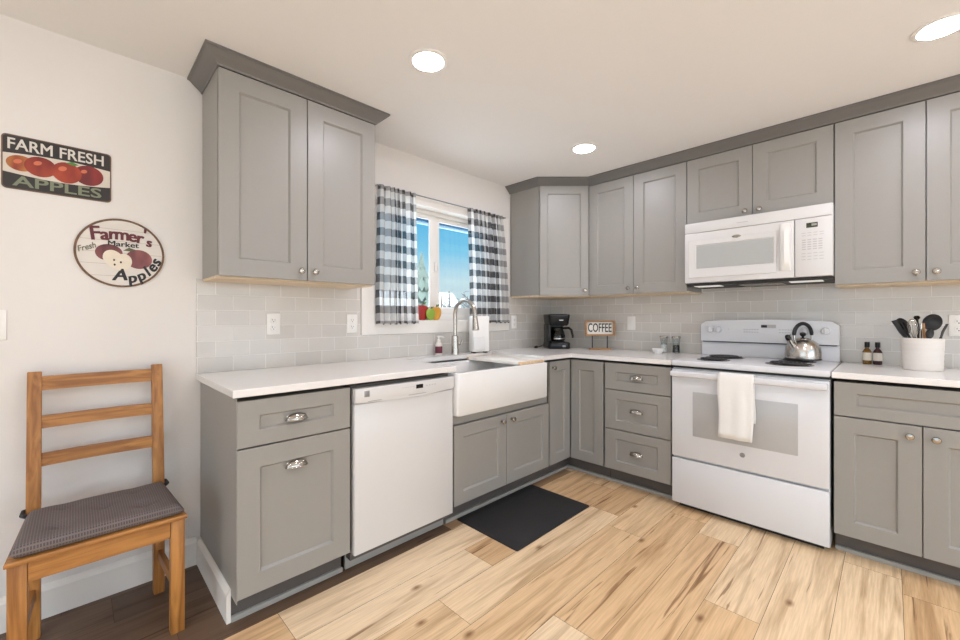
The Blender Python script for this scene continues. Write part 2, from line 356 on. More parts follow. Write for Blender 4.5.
# floor of planks laid along x
def build_floor():
    bm = bmesh.new(); lay = bm.loops.layers.float_color.new('plank')
    w = 0.196; y = -0.63 + 4*w; row = 0
    rnd = random.Random(21)
    while y > YF:
        y1 = y - w; x = XL - rnd.random()*1.2
        while x < 0.0:
            L = 1.22; x1 = x + L
            a, b = max(x, XL), min(x1, 0.0); c, d = max(y1, YF), min(y, 0.0)
            tone = rnd.choice((0.52, 0.6, 0.66, 0.72, 0.78, 0.84, 0.9)); s1, s2 = rnd.random(), rnd.random()
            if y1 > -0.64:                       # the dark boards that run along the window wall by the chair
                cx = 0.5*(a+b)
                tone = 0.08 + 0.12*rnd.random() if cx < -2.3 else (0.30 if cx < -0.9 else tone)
            if b > a and d > c:
                g = 0.0007
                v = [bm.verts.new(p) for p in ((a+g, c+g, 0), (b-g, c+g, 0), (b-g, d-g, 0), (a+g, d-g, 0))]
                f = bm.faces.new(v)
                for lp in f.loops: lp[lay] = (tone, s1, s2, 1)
            x = x1
        y = y1; row += 1
    # seam bed under the boards
    v = [bm.verts.new(p) for p in ((XL, YF, -0.003), (0, YF, -0.003), (0, 0, -0.003), (XL, 0, -0.003))]
    f = bm.faces.new(v); f.material_index = 1
    lo = [bm.verts.new((p.co.x, p.co.y, -0.12)) for p in v]
    f2 = bm.faces.new(list(reversed(lo))); f2.material_index = 1
    for i in range(4):
        q = bm.faces.new((v[i], lo[i], lo[(i+1) % 4], v[(i+1) % 4])); q.material_index = 1
    me = bpy.data.meshes.new('floor'); bm.to_mesh(me); bm.free()
    me.materials.append(M['floor']); me.materials.append(M['subfloor'])
    o = bpy.data.objects.new('floor', me); COL.objects.link(o); struct(o)
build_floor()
struct(MB().box(XL-.15, .15, YF-.15, .15, CZ, CZ+.12).build('ceiling', 'ceiling', smooth=False))
WX0, WX1, WZ0, WZ1 = -1.955, -0.725, 1.165, 1.985      # kitchen window opening
b = MB(); b.box(XL, WX0, 0, .14, -.12, CZ).box(WX1, .12, 0, .14, -.12, CZ).box(WX0, WX1, 0, .14, -.12, WZ0).box(WX0, WX1, 0, .14, WZ1, CZ)
struct(b.build('wall_back', 'wall', smooth=False))
struct(MB().box(0, .12, YF, 0, -.12, CZ).build('wall_right', 'wall', smooth=False))
b = MB(); b.box(XL-.12, XL, YF, -4.3, -.12, CZ).box(XL-.12, XL, -1.1, .14, -.12, CZ).box(XL-.12, XL, -4.3, -1.1, -.12, .25).box(XL-.12, XL, -4.3, -1.1, 2.25, CZ)
struct(b.build('wall_left', 'wall', smooth=False))
b = MB(); b.box(XL-.12, -4.4, YF-.12, YF, -.12, CZ).box(-.8, .12, YF-.12, YF, -.12, CZ).box(-4.4, -.8, YF-.12, YF, -.12, .25).box(-4.4, -.8, YF-.12, YF, 2.25, CZ)
struct(b.build('wall_front', 'wall', smooth=False))
def fill_window(idx, horiz, a0, a1, c):
    f = MB(); p = MB()
    for i in range(3):
        a = a0 + (a1-a0)*i/2 - (0.03 if i else 0) - (0.0 if i < 2 else 0.03)
        if horiz: f.box(a, a+.06, c-.05, c, .25, 2.25)
        else: f.box(c-.05, c, a, a+.06, .25, 2.25)
    for z in (.25, 2.19):
        if horiz: f.box(a0, a1, c-.05, c, z, z+.06)
        else: f.box(c-.05, c, a0, a1, z, z+.06)
    o = struct(f.build('window_%d' % idx, 'trim', smooth=False))
    if horiz: p.box(a0+.02, a1-.02, c-.03, c-.024, .28, 2.22)
    else: p.box(c-.03, c-.024, a0+.02, a1-.02, .28, 2.22)
    p.build('pane', 'pane', o, smooth=False)
fill_window(2, True, -4.4, -.8, YF-.03); fill_window(3, False, -4.3, -1.1, XL-.03)  # unseen windows added as openings for the fill lights

# skirting boards
def skirting(name, poly_axis, a0, a1, face, sign):
    prof = [(0, 0), (.014, 0), (.014, .105), (.010, .118), (.004, .130), (0, .130)]
    return prof
sk = [(0, 0), (-.015, 0), (-.015, .108), (-.010, .120), (-.004, .130), (0, .130)]
struct(MB().prism(sk, 'x', XL, -2.905).build('baseboard_back', 'trim', smooth=False))
sk2 = [(-2.8905+p[0], p[1]) for p in sk]
struct(MB().prism([(x, z) for x, z in sk2], 'y', -.016, -.556).build('baseboard_side', 'trim', smooth=False))

# tiled backsplash
struct(MB().box(-2.905, WX0-.09, -.008, 0, .914, 1.373).box(WX0-.09, WX1+.09, -.008, 0, .914, 1.074).box(WX1+.09, -.008, -.008, 0, .914, 1.373).build('trim_1', 'tile_b', smooth=False))
struct(MB().box(-.008, 0, -2.9, 0, .914, 1.373).box(-.008, 0, -2.139, -1.367, 1.373, 1.43).build('trim_2', 'tile_r', smooth=False))

# kitchen window: casing, jambs, vinyl slider frame, panes
wn = MB(); c = .086
wn.box(WX0-c, WX0+.004, -.018, 0, 1.074, WZ1+.062, .002).box(WX1-.004, WX1+c, -.018, 0, 1.074, WZ1+.062, .002)
wn.box(WX0-.0, WX1+.0, -.018, 0, WZ1-.004, WZ1+.062, .002).box(WX0, WX1, -.018, 0, 1.074, WZ0, .002)
wn.box(WX0, WX1, -.0, .08, WZ0-.012, WZ0+.001)
wn.box(WX0-.01, WX1+.01, 0, .08, WZ1-.001, WZ1+.012).box(WX0-.012, WX0+.001, 0, .08, WZ0, WZ1).box(WX1-.001, WX1+.012, 0, .08, WZ0, WZ1)
win = struct(wn.build('window_1', 'trim', smooth=False))
fr = MB(); y0, y1 = .078, .125
fr.box(WX0, WX1, y0, y1, WZ0, WZ0+.045, .003).box(WX0, WX1, y0, y1, WZ1-.03, WZ1, .003)
fr.box(WX0, WX0+.045, y0, y1, WZ0+.045, WZ1-.03, .003).box(WX1-.045, WX1, y0, y1, WZ0+.045, WZ1-.03, .003)
fr.build('frame', 'plastic', win)
MX = -1.372
for s, (a, bb, ya) in enumerate(((WX0+.045, MX+.004, .086), (MX-.004, WX1-.045, .102))):
    sh = MB(); t_ = .056 if s == 0 else .056
    sh.box(a, bb, ya, ya+.016, WZ0+.045, WZ0+.045+t_, .002).box(a, bb, ya, ya+.016, WZ1-.03-t_*.6, WZ1-.03, .002)
    sh.box(a, a+t_, ya, ya+.016, WZ0+.045+t_, WZ1-.03-t_*.6, .002).box(bb-t_, bb, ya, ya+.016, WZ0+.045+t_, WZ1-.03-t_*.6, .002)
    so = sh.build('sash', 'plastic', win)
    MB().box(a+t_-.004, bb-t_+.004, ya+.006, ya+.010, WZ0+.045+t_-.004, WZ1-.03-t_*.6+.004).build('pane', 'pane', so, smooth=False)
MB().box(MX-.012, MX+.012, .070, .088, 1.53, 1.61, .006).build('latch', 'plastic', win)

# ------------------------------------------------------------------ outdoors
struct(MB().box(-12, 40, .2, 60, -.6, -.5).build('ground', 'snow', smooth=False))
o = thing('eave', 'blue painted roof eave with pale gutter above the window outside', 'eave', (-1.0, .14, 2.06))
MB().box(-2, 2, 0.004, .5, .09, .13).box(-2, 2, .47, .50, -.005, .13).build('soffit', 'eave', o, smooth=False)
MB().box(-2, 2, .50, .52, -.025, .10, .005).build('gutter', 'gutter', o)
def blob_tree(name, label, loc, h, r, m, seed, n):
    rn = random.Random(seed); t = thing(name, label, 'tree', loc)
    MB().tube([(0, 0, 0), (0.02, 0, h*.5), (0, 0, h*.9)], [.09, .06, .02], 8).build('trunk', 'bark', t)
    c = MB()
    if n == 0:
        for k in range(9):
            z = h*(.12+.095*k); rr = r*(1-k/9.2); ph = rn.random()
            loops = []
            for q, (f, dz) in enumerate(((1, 0), (.62, h*.07), (.25, h*.14))):
                loops.append([(rr*f*(1+.16*math.sin(5*PI*2*i/20+ph*6))*math.cos(2*PI*i/20), rr*f*(1+.16*math.sin(5*2*PI*i/20+ph*6))*math.sin(2*PI*i/20), z+dz-(.05*h if q == 0 and i % 2 else 0)) for i in range(20)])
            c.loft(loops)
    else:
        for k in range(n):
            a = rn.random()*2*PI; z0 = h*(.15+.5*rn.random()); L = r*(.5+.5*rn.random())
            p = Vector((0, 0, z0)); d = Vector((math.cos(a), math.sin(a), .8+.6*rn.random())); pts = [p]
            for s in range(4):
                d = d + Vector((rn.uniform(-.3, .3), rn.uniform(-.3, .3), .1)); p = p + d.normalized()*L*.34; pts.append(p.copy())
            c.tube(pts, [.035, .028, .02, .014, .006], 5)
            for s in range(5):
                q = pts[1+s % 4]; dd = Vector((rn.uniform(-1, 1), rn.uniform(-1, 1), rn.uniform(.1, 1))).normalized()*L*.4
                c.tube([q, q+dd*.5+Vector((0, 0, .03)), q+dd], [.014, .01, .005], 4)
    c.build('crown', m, t)
    return t
blob_tree('conifer_tree', 'frosted green conifer seen through the left window pane', (6.85, 11.3, -.5), 4.3, 1.0, 'conifer', 3, 0)
for k, (x, y, h) in enumerate(((6.75, 9.9, 2.9), (7.65, 10.5, 3.1), (8.2, 9.6, 3.3))):
    blob_tree('bare_tree', ('bare grey tree nearest the window mullion outside', 'bare grey tree in the middle of the right window pane', 'bare grey tree outside beside the right curtain')[k], (x, y, -.5), h, .62, 'bare', 40+k, 34)['group'] = 'bare trees outside'
o = thing('house', 'pale neighbour house with snowy pitched roof seen outside', 'house', (8.6, 17.0, -.9))
MB().box(-3.0, 4.5, 0, 4, 0, 1.9).build('wall', 'siding', o, smooth=False)
MB().prism([(-.4, 1.85), (2.0, 3.5), (4.4, 1.85), (4.4, 2.0), (2.0, 3.68), (-.4, 2.0)], 'x', -3.4, 4.9).build('roof', 'snow', o, smooth=False)
o.rotation_euler.z = -.3

# ------------------------------------------------------------------ cabinets
R90 = -PI/2
def shaker(x0, x1, z0, z1, yf, name, parent, rail=.076, th=.02, m='cab', railz=None):
    """five-piece door: frame, chamfered step and sunk panel, facing -y"""
    rz = railz or rail; b = MB(); e = .0015; ch = .0075; dp = .011
    def ring(i0, y, iz=None):
        iz = i0 if iz is None else iz
        return [(x0+i0, y, z0+iz), (x1-i0, y, z0+iz), (x1-i0, y, z1-iz), (x0+i0, y, z1-iz)]
    b.loft([ring(0, yf+th), ring(0, yf+e), ring(e, yf), ring(rail, yf, rz), ring(rail+ch, yf+dp, rz+ch)])
    return b.build(name, m, parent, smooth=False)
def knob(x, y, z, parent):
    b = MB(); T = Matrix.Translation((x, y, z)) @ RY
    b.lathe([(.009, 0), (.009, .002), (.0055, .004), (.005, .014), (.008, .018), (.0145, .021), (.0155, .025), (.013, .0295), (.006, .0315), (0, .032)], 18, T)
    return b.build('knob', 'chrome', parent)
def cup_pull(x, y, z, parent):
    b = MB(); a, h, d = .043, .026, .024
    outer = []; n, m = 16, 8
    for k, sc in enumerate((1.0, .88)):
        pass
    def shell(sc):
        L = []
        for j in range(m+1):
            ph = (PI*0.5)*j/m
            L.append([(x-a*sc*math.cos(PI*i/n), y-d*sc*math.sin(ph)*math.sin(PI*i/n)**.8, z-.010+h*sc*math.cos(ph)*math.sin(PI*i/n)**.8) for i in range(n+1)])
        return L
    b.loft(shell(1.0)+list(reversed(shell(.86))), False, False, closed=False)
    b.tube([(x-a*math.cos(PI*i/n), y-d*math.sin(PI*i/n)**.8, z-.010) for i in range(n+1)], .0028, 8)
    b.box(x-.040, x+.040, y-.002, y, z-.012, z+.010, .001)
    return b.build('cup_pull', 'chrome', parent)
BG, UG = 'grey base cabinets under the countertop', 'grey wall cabinets with shaker doors'
def cab_root(name, label, x, rot, group):
    loc = (x, 0, 0) if rot == 0 else (0, -x, 0)
    return thing(name, label, 'cabinet', loc, rot, group)
FY = -.635
def base_body(t, w, top=.862, kick=True, z0=.105):
    b = MB(); b.box(0, w, -.600, -.012, z0, top)
    b.build('carcass', 'cab', t, smooth=False)
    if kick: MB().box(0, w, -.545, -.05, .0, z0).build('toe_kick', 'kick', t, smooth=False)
# left end cabinet
t = cab_root('base_cabinet', 'grey base cabinet with one drawer at the left end beside the dishwasher', -2.888, 0, BG)
base_body(t, .452); MB().box(-.002, .0, -.632, -.012, .105, .8835).build('side_panel', 'cab', t, smooth=False)
d = shaker(0, .452, .688, .866, FY, 'drawer', t, .076, railz=.060); cup_pull(.216, FY, .776, d)
d = shaker(0, .452, .120, .682, FY, 'door', t, .078); cup_pull(.216, FY, .585, d)
# sink cabinet
t = cab_root('sink_cabinet', 'grey two door cabinet below the white farmhouse sink', -1.812, 0, BG)
w = .897
b = MB(); b.box(0, w, -.600, -.012, .105, .60).box(0, .006, -.600, -.012, .60, .872).box(w-.012, w, -.600, -.012, .60, .872).box(.0, w, -.618, -.600, .578, .627); b.build('carcass', 'cab', t, smooth=False)
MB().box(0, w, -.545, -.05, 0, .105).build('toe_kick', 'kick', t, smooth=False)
d = shaker(0, .441, .120, .572, FY, 'door', t, .07); knob(.441-.045, FY, .532, d)
d = shaker(.445, w, .120, .572, FY, 'door', t, .07); knob(.445+.045, FY, .532, d)
# corner cabinet (two leaf angled door)
t = thing('corner_cabinet', 'grey corner base cabinet with folding two leaf door', 'cabinet', (-.913, 0, 0), 0, BG)
b = MB(); b.prism([(0, -.012), (0, -.600), (.313, -.600), (.313, -.915), (.901, -.915), (.901, -.012)], 'z', .105, .862); b.build('carcass', 'cab', t, smooth=False)
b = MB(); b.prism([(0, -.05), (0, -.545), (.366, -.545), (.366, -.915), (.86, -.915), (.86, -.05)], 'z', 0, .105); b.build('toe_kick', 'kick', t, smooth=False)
d = shaker(.016, .273, .120, .866, FY, 'door', t, .07); knob(.016+.03, FY, .822, d)
d2 = shaker(.640, .906, .120, .866, FY, 'door', t, .07)
d2.location = (.913, 0, 0); d2.rotation_euler.z = R90
# three drawer cabinet
t = cab_root('drawer_cabinet', 'grey three drawer base cabinet left of the white range', .918, R90, BG)
w = .457; base_body(t, w)
for z0, z1, pz in ((.682, .866, .776), (.404, .676, .548), (.120, .398, .262)):
    d = shaker(0.003, w, z0, z1, FY, 'drawer', t, .082, railz=.060); cup_pull(.232, FY, pz, d)
# right cabinet
t = cab_root('base_cabinet', 'grey base cabinet with two doors right of the white range', 2.159, R90, BG)
w = .605; base_body(t, w); 
shaker(0, w, .700, .866, FY, 'drawer', t, .082, railz=.052)
d = shaker(0, .298, .112, .694, FY, 'door', t, .074); knob(.298-.038, FY, .648, d)
d = shaker(.302, w, .112, .694, FY, 'door', t, .074); knob(.302+.038, FY, .648, d)
# shoe mouldings along the toe kicks
def shoe(name, poly):
    struct(MB().prism(poly, 'z', 0.001, .022, .002).build(name, 'shoe', smooth=False))
shoe('trim_3', [(-2.89, -.546), (-2.89, -.562), (-2.436, -.562), (-2.436, -.546)])
shoe('trim_4', [(-1.812, -.546), (-1.812, -.562), (-.562, -.562), (-.562, -1.375), (-.546, -1.375), (-.546, -.546)])
shoe('trim_5', [(-.562, -2.159), (-.562, -2.764), (-.546, -2.764), (-.546, -2.159)])

# wall cabinets
UZ0, UZ1 = 1.366, 2.262; UY = -.325
def upper_body(t, w, z0=UZ0, z1=2.30, d=-.294):
    MB().box(0, w, d, -.009, z0+.004, z1).build('carcass', 'cab', t, smooth=False)
    MB().box(0.002, w-.002, d, -.010, z0-.008, z0+.0035).build('underside', 'maple', t, smooth=False)
t = cab_root('wall_cabinet', 'grey two door wall cabinet hanging alone left of the window', -2.881, 0, UG)
w = .755; upper_body(t, w)
d = shaker(0, w/2-.0022, UZ0, UZ1, UY, 'door', t, .078); knob(w/2-.034, UY, UZ0+.045, d)
d = shaker(w/2+.0022, w, UZ0, UZ1, UY, 'door', t, .078); knob(w/2+.034, UY, UZ0+.045, d)
# diagonal corner wall cabinet
t = thing('wall_cabinet', 'grey corner wall cabinet with one slanted door', 'cabinet', (-.61, 0, 0), 0, UG)
dp = .315
poly = [(0, -.009), (0, -dp), (.61-dp, -.61), (.601, -.61), (.601, -.009)]
MB().prism(poly, 'z', UZ0+.004, 2.30).build('carcass', 'cab', t, smooth=False)
MB().prism([(.002, -.010), (.002, -dp+.004), (.61-dp-.002, -.606), (.600, -.606), (.600, -.010)], 'z', UZ0-.008, UZ0+.0035).build('underside', 'maple', t, smooth=False)
L = math.hypot(.61-dp, .61-dp)
d = shaker(.008, L-.012, UZ0, UZ1, -.021, 'door', t, .062); d.location = (0, -dp, 0); d.rotation_euler.z = -PI/4
knob(L-.045, -.021, UZ0+.042, d)
t = cab_root('wall_cabinet', 'grey two door wall cabinet above the coffee maker corner and sign', .612, R90, UG)
w = .753; upper_body(t, w)
d = shaker(.001, .3755, UZ0, UZ1, UY, 'door', t, .072); knob(.3755-.034, UY, UZ0+.042, d)
d = shaker(.3785, w, UZ0, UZ1, UY, 'door', t, .072); knob(.3785+.034, UY, UZ0+.042, d)
t = cab_root('wall_cabinet', 'short grey two door wall cabinet above the microwave', 1.368, R90, UG)
w = .768; MB().box(0, w, -.294, -.009, 1.818, 2.30).build('carcass', 'cab', t, smooth=False)
d = shaker(.002, .3825, 1.822, UZ1, UY, 'door', t, .072); knob(.3825-.036, UY, 1.852, d)
d = shaker(.3855, w-.002, 1.822, UZ1, UY, 'door', t, .072); knob(.3855+.036, UY, 1.852, d)
t = cab_root('wall_cabinet', 'tall grey two door wall cabinet right of the microwave', 2.139, R90, UG)
w = .686; upper_body(t, w)
d = shaker(.001, w/2-.0022, UZ0, UZ1, UY, 'door', t, .076); knob(w/2-.034, UY, UZ0+.044, d)
d = shaker(w/2+.0022, w, UZ0, UZ1, UY, 'door', t, .076); knob(w/2+.034, UY, UZ0+.044, d)
# crown mouldings
def sweep(path, prof, name, m):
    P = [Vector((x, y)) for x, y in path]; nrm = []
    for a, b_ in zip(P, P[1:]):
        d_ = (b_-a).normalized(); nrm.append(Vector((d_.y, -d_.x)))
    loops = []
    for i, p in enumerate(P):
        if i == 0: mv = nrm[0]
        elif i == len(P)-1: mv = nrm[-1]
        else:
            s = (nrm[i-1]+nrm[i]).normalized(); mv = s / s.dot(nrm[i])
        loops.append([(p.x+mv.x*o_, p.y+mv.y*o_, z) for o_, z in prof])
    return MB().loft(loops).build(name, m, smooth=False)
CP = [(-.012, 2.2665), (.004, 2.2665), (.008, 2.274), (.018, 2.283), (.034, 2.296), (.048, 2.310), (.054, 2.314), (.060, 2.3145), (.060, 2.3235), (-.012, 2.3235)]
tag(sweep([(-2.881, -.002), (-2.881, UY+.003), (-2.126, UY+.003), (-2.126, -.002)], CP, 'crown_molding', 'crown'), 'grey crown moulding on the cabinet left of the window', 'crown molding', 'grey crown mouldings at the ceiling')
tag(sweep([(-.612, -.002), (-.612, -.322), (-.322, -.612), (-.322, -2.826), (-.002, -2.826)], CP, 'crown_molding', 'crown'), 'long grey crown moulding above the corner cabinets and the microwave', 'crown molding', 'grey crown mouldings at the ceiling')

# ------------------------------------------------------------------ countertops and sink
SX0, SX1 = -1.812, -.996
poly = [(-2.908, -.009), (-2.908, -.655), (SX0, -.655), (SX0, -.150), (SX1, -.150), (SX1, -.655), (-.655, -.655), (-.655, -1.384), (-.009, -1.384), (-.009, -.009)]
tag(MB().prism(poly, 'z', .8842, .914, .003).build('countertop', 'quartz', smooth=False), 'white quartz countertop running from the left end round the corner to the range', 'countertop', 'white quartz countertops')
tag(MB().prism([(-.009, -2.152), (-.655, -2.152), (-.655, -2.80), (-.009, -2.80)], 'z', .8842, .914, .003).build('countertop', 'quartz', smooth=False), 'short white quartz countertop right of the range under the utensil crock', 'countertop', 'white quartz countertops')
t = thing('farmhouse_sink', 'white apron front farmhouse sink set in the countertop', 'sink', (-1.404, -.40, .632))
x0, x1, ya, yb, r = -.4180, .4215, -.278, .240, .018
zt = .2415
L = [rrect(x0+.008, x1-.008, ya+.006, yb, r, 0), rrect(x0, x1, ya, yb, r, .008), rrect(x0, x1, ya, yb, r, zt-.006), rrect(x0+.005, x1-.005, ya+.005, yb-.005, r, zt)]
L += [rrect(x0+.022, x1-.022, ya+.026, yb-.020, .03, zt), rrect(x0+.028, x1-.028, ya+.032, yb-.026, .03, zt-.008), rrect(x0+.035, x1-.035, ya+.04, yb-.034, .04, .04), rrect(x0+.06, x1-.06, ya+.065, yb-.06, .04, .025)]
MB().loft(L).build('basin', 'ceramic', t, angle=50)
MB().lathe([(.042, 0), (.042, .004), (.03, .006), (.028, .002), (0, .001)], 24, Matrix.Translation((0, 0, .0255))).build('drain', 'chrome', t)
# cutting board lying over the sink
t = thing('cutting_board', 'white cutting board with pale wood ends lying across the right of the sink', 'cutting board', (-1.134, -.405, .8740))
MB().box(-.133, .133, -.238, .234, 0, .020, .004).build('slab', 'board', t)
for y in (-.2475, .2435): MB().box(-.133, .133, y-.009, y+.009, 0, .0195, .004).build('wood_end', 'boardedge', t)
# faucet
t = thing('faucet', 'brushed nickel gooseneck faucet behind the sink', 'faucet', (-1.335, -.10, .9142))
MB().lathe([(.031, 0), (.031, .004), (.029, .02), (.026, .09), (.0245, .135), (.017, .142)], 24).build('base', 'steel', t)
pts = [(0, 0, .13), (0, 0, .29)]
for i in range(1, 15):
    a = PI*i/14*1.02; pts.append((0, -.105+.105*math.cos(a), .29+.105*math.sin(a)))
pts.append((0, -.212, .26))
MB().tube(pts, .0145, 14).build('spout', 'steel', t)
T = Matrix.Translation((0, -.211, .285)) @ Matrix.Rotation(math.radians(176), 4, 'X')
MB().lathe([(.0155, 0), (.0175, .02), (.0235, .085), (.025, .10), (.021, .105), (0, .105)], 20, T).build('spray_head', 'steel', t)
MB().tube([(.012, 0, .065), (.034, 0, .066), (.05, -.004, .069), (.062, -.012, .105)], [.011, .010, .0075, .006], 10).build('lever', 'steel', t)
# soap bottle
t = thing('soap_bottle', 'small clear soap bottle with plum label left of the faucet', 'bottle', (-1.452, -.055, .9142))
MB().lathe([(.0, 0), (.024, 0), (.026, .004), (.026, .07), (.02, .09), (.010, .098)], 20).build('body', 'soap', t)
MB().lathe([(.0263, .014), (.0266, .015), (.0266, .062), (.0263, .063)], 20, cap=(False, False)).build('paper_label', 'soaplabel', t)
b = MB(); b.lathe([(.012, .096), (.012, .112), (.005, .114), (.005, .128), (.011, .129), (.011, .137), (0, .138)], 16); b.tube([(0, 0, .133), (.02, -.02, .132), (.027, -.027, .126)], [.005, .004, .004], 8); b.build('pump', 'plastic', t)
# white dispenser
t = thing('countertop_dispenser', 'tall white countertop dispenser with square panel behind the sink', 'dispenser', (-1.112, -.128, .9142), -.35)
MB().loft([rrect(-.070, .070, -.033, .033, .012, .012), rrect(-.072, .072, -.035, .035, .012, .018), rrect(-.072, .072, -.035, .035, .012, .276), rrect(-.068, .068, -.031, .031, .012, .282)]).build('housing', 'plastic', t)
MB().box(-.066, .030, -.044, -.034, .022, .125, .006).build('front_panel', 'ceramic', t)
for sx_ in (-.05, .05):
    for sy_ in (-.018, .018): MB().lathe([(.011, 0), (.011, .0125)], 12, Matrix.Translation((sx_, sy_, 0))).build('foot', 'blackm', t)

# ------------------------------------------------------------------ dishwasher
t = thing('dishwasher', 'white dishwasher built in beside the left base cabinet', 'dishwasher', (-2.122, 0, 0))
MB().box(-.296, .292, -.60, -.03, .06, .868).build('tub', 'kick', t, smooth=False)
MB().box(-.298, .292, -.645, -.603, .098, .785, .004).build('door', 'whitew', t)
n = 16
poly = [(-.298, .858)] + [(-.298+.590*i/n, .795-.012*math.sin(PI*i/n)) for i in range(n+1)] + [(.292, .858)]
pl = MB().prism(poly, 'y', -.655, -.605, .004).build('control_panel', 'whitew', t)
MB().box(-.298, .292, -.6445, -.606, .7855, .7945).build('grip_recess', 'greyp', t, smooth=False)
MB().box(.036, .078, -.6565, -.654, .822, .842).build('display', 'black', pl, smooth=False)
b = MB(); b.box(-.255, -.228, -.6562, -.654, .817, .845, .001); b.build('badge', 'badge', pl)
for k in range(5): MB().box(-.05+.0165*k, -.039+.0165*k, -.6558, -.654, .834, .836).build('button_mark', 'greyp', pl, smooth=False)
for k in range(4): MB().box(.10+.018*k, .108+.018*k, -.6558, -.654, .829, .834).build('button_mark', 'greyp', pl, smooth=False)
for xa, xb in ((-.235, -.165), (-.01, .10)): MB().box(xa, xb, -.6556, -.654, .7935, .7960).build('grip_slot', 'badge', pl, smooth=False)
MB().box(-.300, .294, -.560, -.545, .004, .096).build('kick_plate', 'shoe', t, smooth=False)

# ------------------------------------------------------------------ range
t = thing('electric_range', 'white freestanding electric coil range between the grey cabinets', 'range', (0, -1.768, 0), R90)
w = .377
MB().box(-w, w, -.632, -.03, .03, .872).build('body', 'white', t, smooth=False)
b = MB(); b.box(-.35, .35, -.60, -.05, .0, .03); b.build('plinth', 'slot', t, smooth=False)
MB().box(-w, w, -.640, -.03, .872, .886).build('vent_gap', 'slot', t, smooth=False)
MB().box(-w-.002, w+.002, -.668, -.028, .886, .918, .008, 3).build('cooktop', 'white', t)
MB().box(-w, w, -.660, -.634, .036, .313, .005).build('storage_drawer', 'white', t)
d = MB().box(-w, w, -.662, -.634, .326, .866, .005).build('oven_door', 'white', t)
MB().box(-.255, .252, -.664, -.660, .466, .734, .001).build('window', 'ovenglass', d)
hb = MB(); hb.box(-w+.004, w-.004, -.712, -.684, .822, .858, .011, 4).box(-w+.004, -w+.05, -.69, -.66, .825, .855, .006).box(w-.05, w-.004, -.69, -.66, .825, .855, .006)
hb.build('handle', 'white', d)
b = MB(); b.lathe([(.0135, 0), (.0135, .002), (.0115, .0028), (.0105, .002), (0, .002)], 24, Matrix.Translation((.004, -.6615, .412)) @ RY); b.build('badge', 'badge', d)
def burner(x, y, r):
    b = MB(); pts = []
    turns = 4 if r > .085 else 3
    for i in range(turns*24+1):
        a = 2*PI*i/24; rr = .018 + (r-.018)*i/(turns*24); pts.append((x+rr*math.cos(a), y+rr*math.sin(a), .9275))
    b.tube(pts, .0042, 6)
    o = b.build('burner_coil', 'coil', t)
    MB().lathe([(r+.016, .9178), (r+.016, .9205), (r+.008, .9215), (r, .9195), (.02, .9183), (0, .9183)], 32, Matrix.Translation((x, y, 0))).build('drip_pan', 'drip', o)
burner(-.195, -.475, .076); burner(-.190, -.24, .096); burner(.185, -.445, .096); burner(.19, -.20, .076)
# backguard: lower panel and arched console
MB().box(-w, w, -.085, -.03, .918, 1.016, .003).build('back_panel', 'white', t)
n = 24; top = []
for i in range(n+1):
    u = -1+2*i/n; top.append((w*u, 1.158+.012*(1-u*u)-(.022*max(0, (abs(u)-.93)/.07)**2)))
MB().prism([(-w, 1.018)] + top + [(w, 1.018)], 'y', -.112, -.03, .006).build('console', 'white', t)
cons = [c_ for c_ in t.children if c_.name.startswith('console')][0]
MB().box(-w+.012, w-.012, -.100, -.084, 1.0125, 1.0185).build('vent_slot', 'slot', cons, smooth=False)
for x in (-.315, -.262, .215, .315):
    b = MB(); T = Matrix.Translation((x, -.112, 1.103)) @ RY
    b.lathe([(.025, 0), (.025, .004), (.021, .006), (.019, .020), (.016, .023), (0, .023)], 24, T); b.box(x-.004, x+.004, -.142, -.132, 1.083, 1.123, .002)
    b.build('knob', 'white', cons)
MB().box(-.012, .07, -.1135, -.111, 1.116, 1.138, .001).build('display_bezel', 'greyp', cons, smooth=False)
MB().box(-.010, .022, -.1145, -.111, 1.119, 1.135, .001).build('clock_display', 'slot', cons, smooth=False)
def rkey(x, z, w_=.010, h_=.005): MB().box(x, x+w_, -.1132, -.111, z, z+h_).build('button_mark', 'greyp', cons, smooth=False)
for i in range(6):
    for j in range(2): rkey(-.11+.015*i, 1.085+.018*j); rkey(.085+.015*i, 1.085+.018*j)
rkey(-.2015, 1.102, .005, .005)

# towel over the oven handle
b = MB(); n, k = 12, 26; wt = .0875
path = []
for i in range(9): path.append((-.678+.004, .60+.262*i/8, 0))
for i in range(1, 8):
    a = PI*i/8; path.append((-.698+.022*math.cos(a), .862+.008*math.sin(a), 0))
for i in range(12): path.append((-.7215-.004*math.sin(i/11*PI), .858-.352*i/11, 1))
def towel_loop(off):
    L = []
    for s, (y, z, fr_) in enumerate(path):
        row = []
        for i in range(n+1):
            u = -1+2*i/n; sway = (.003*math.sin(2.2*u+1.1) + .0025*math.sin(5*u+.4))*(min(1, max(0, (.86-z)/.15)) if fr_ else 0)
            fl = 0
            x = u*(wt-.004*(1 if not fr_ else min(1, max(0, (.86-z)/.4))*1.5)) + .003*math.sin(z*22)
            row.append((x, y-abs(sway)*1.5+off, z))
        L.append(row)
    return L
ly, lz = None, None
b.loft(towel_loop(0), False, False, closed=False)
tw = b.build('dish_towel', 'towel', loc=(0, -1.752, 0), rotz=R90)
sm = tw.modifiers.new('thickness', 'SOLIDIFY'); sm.thickness = .005; sm.offset = 0
tag(tw, 'white dish towel draped over the oven door handle', 'towel')

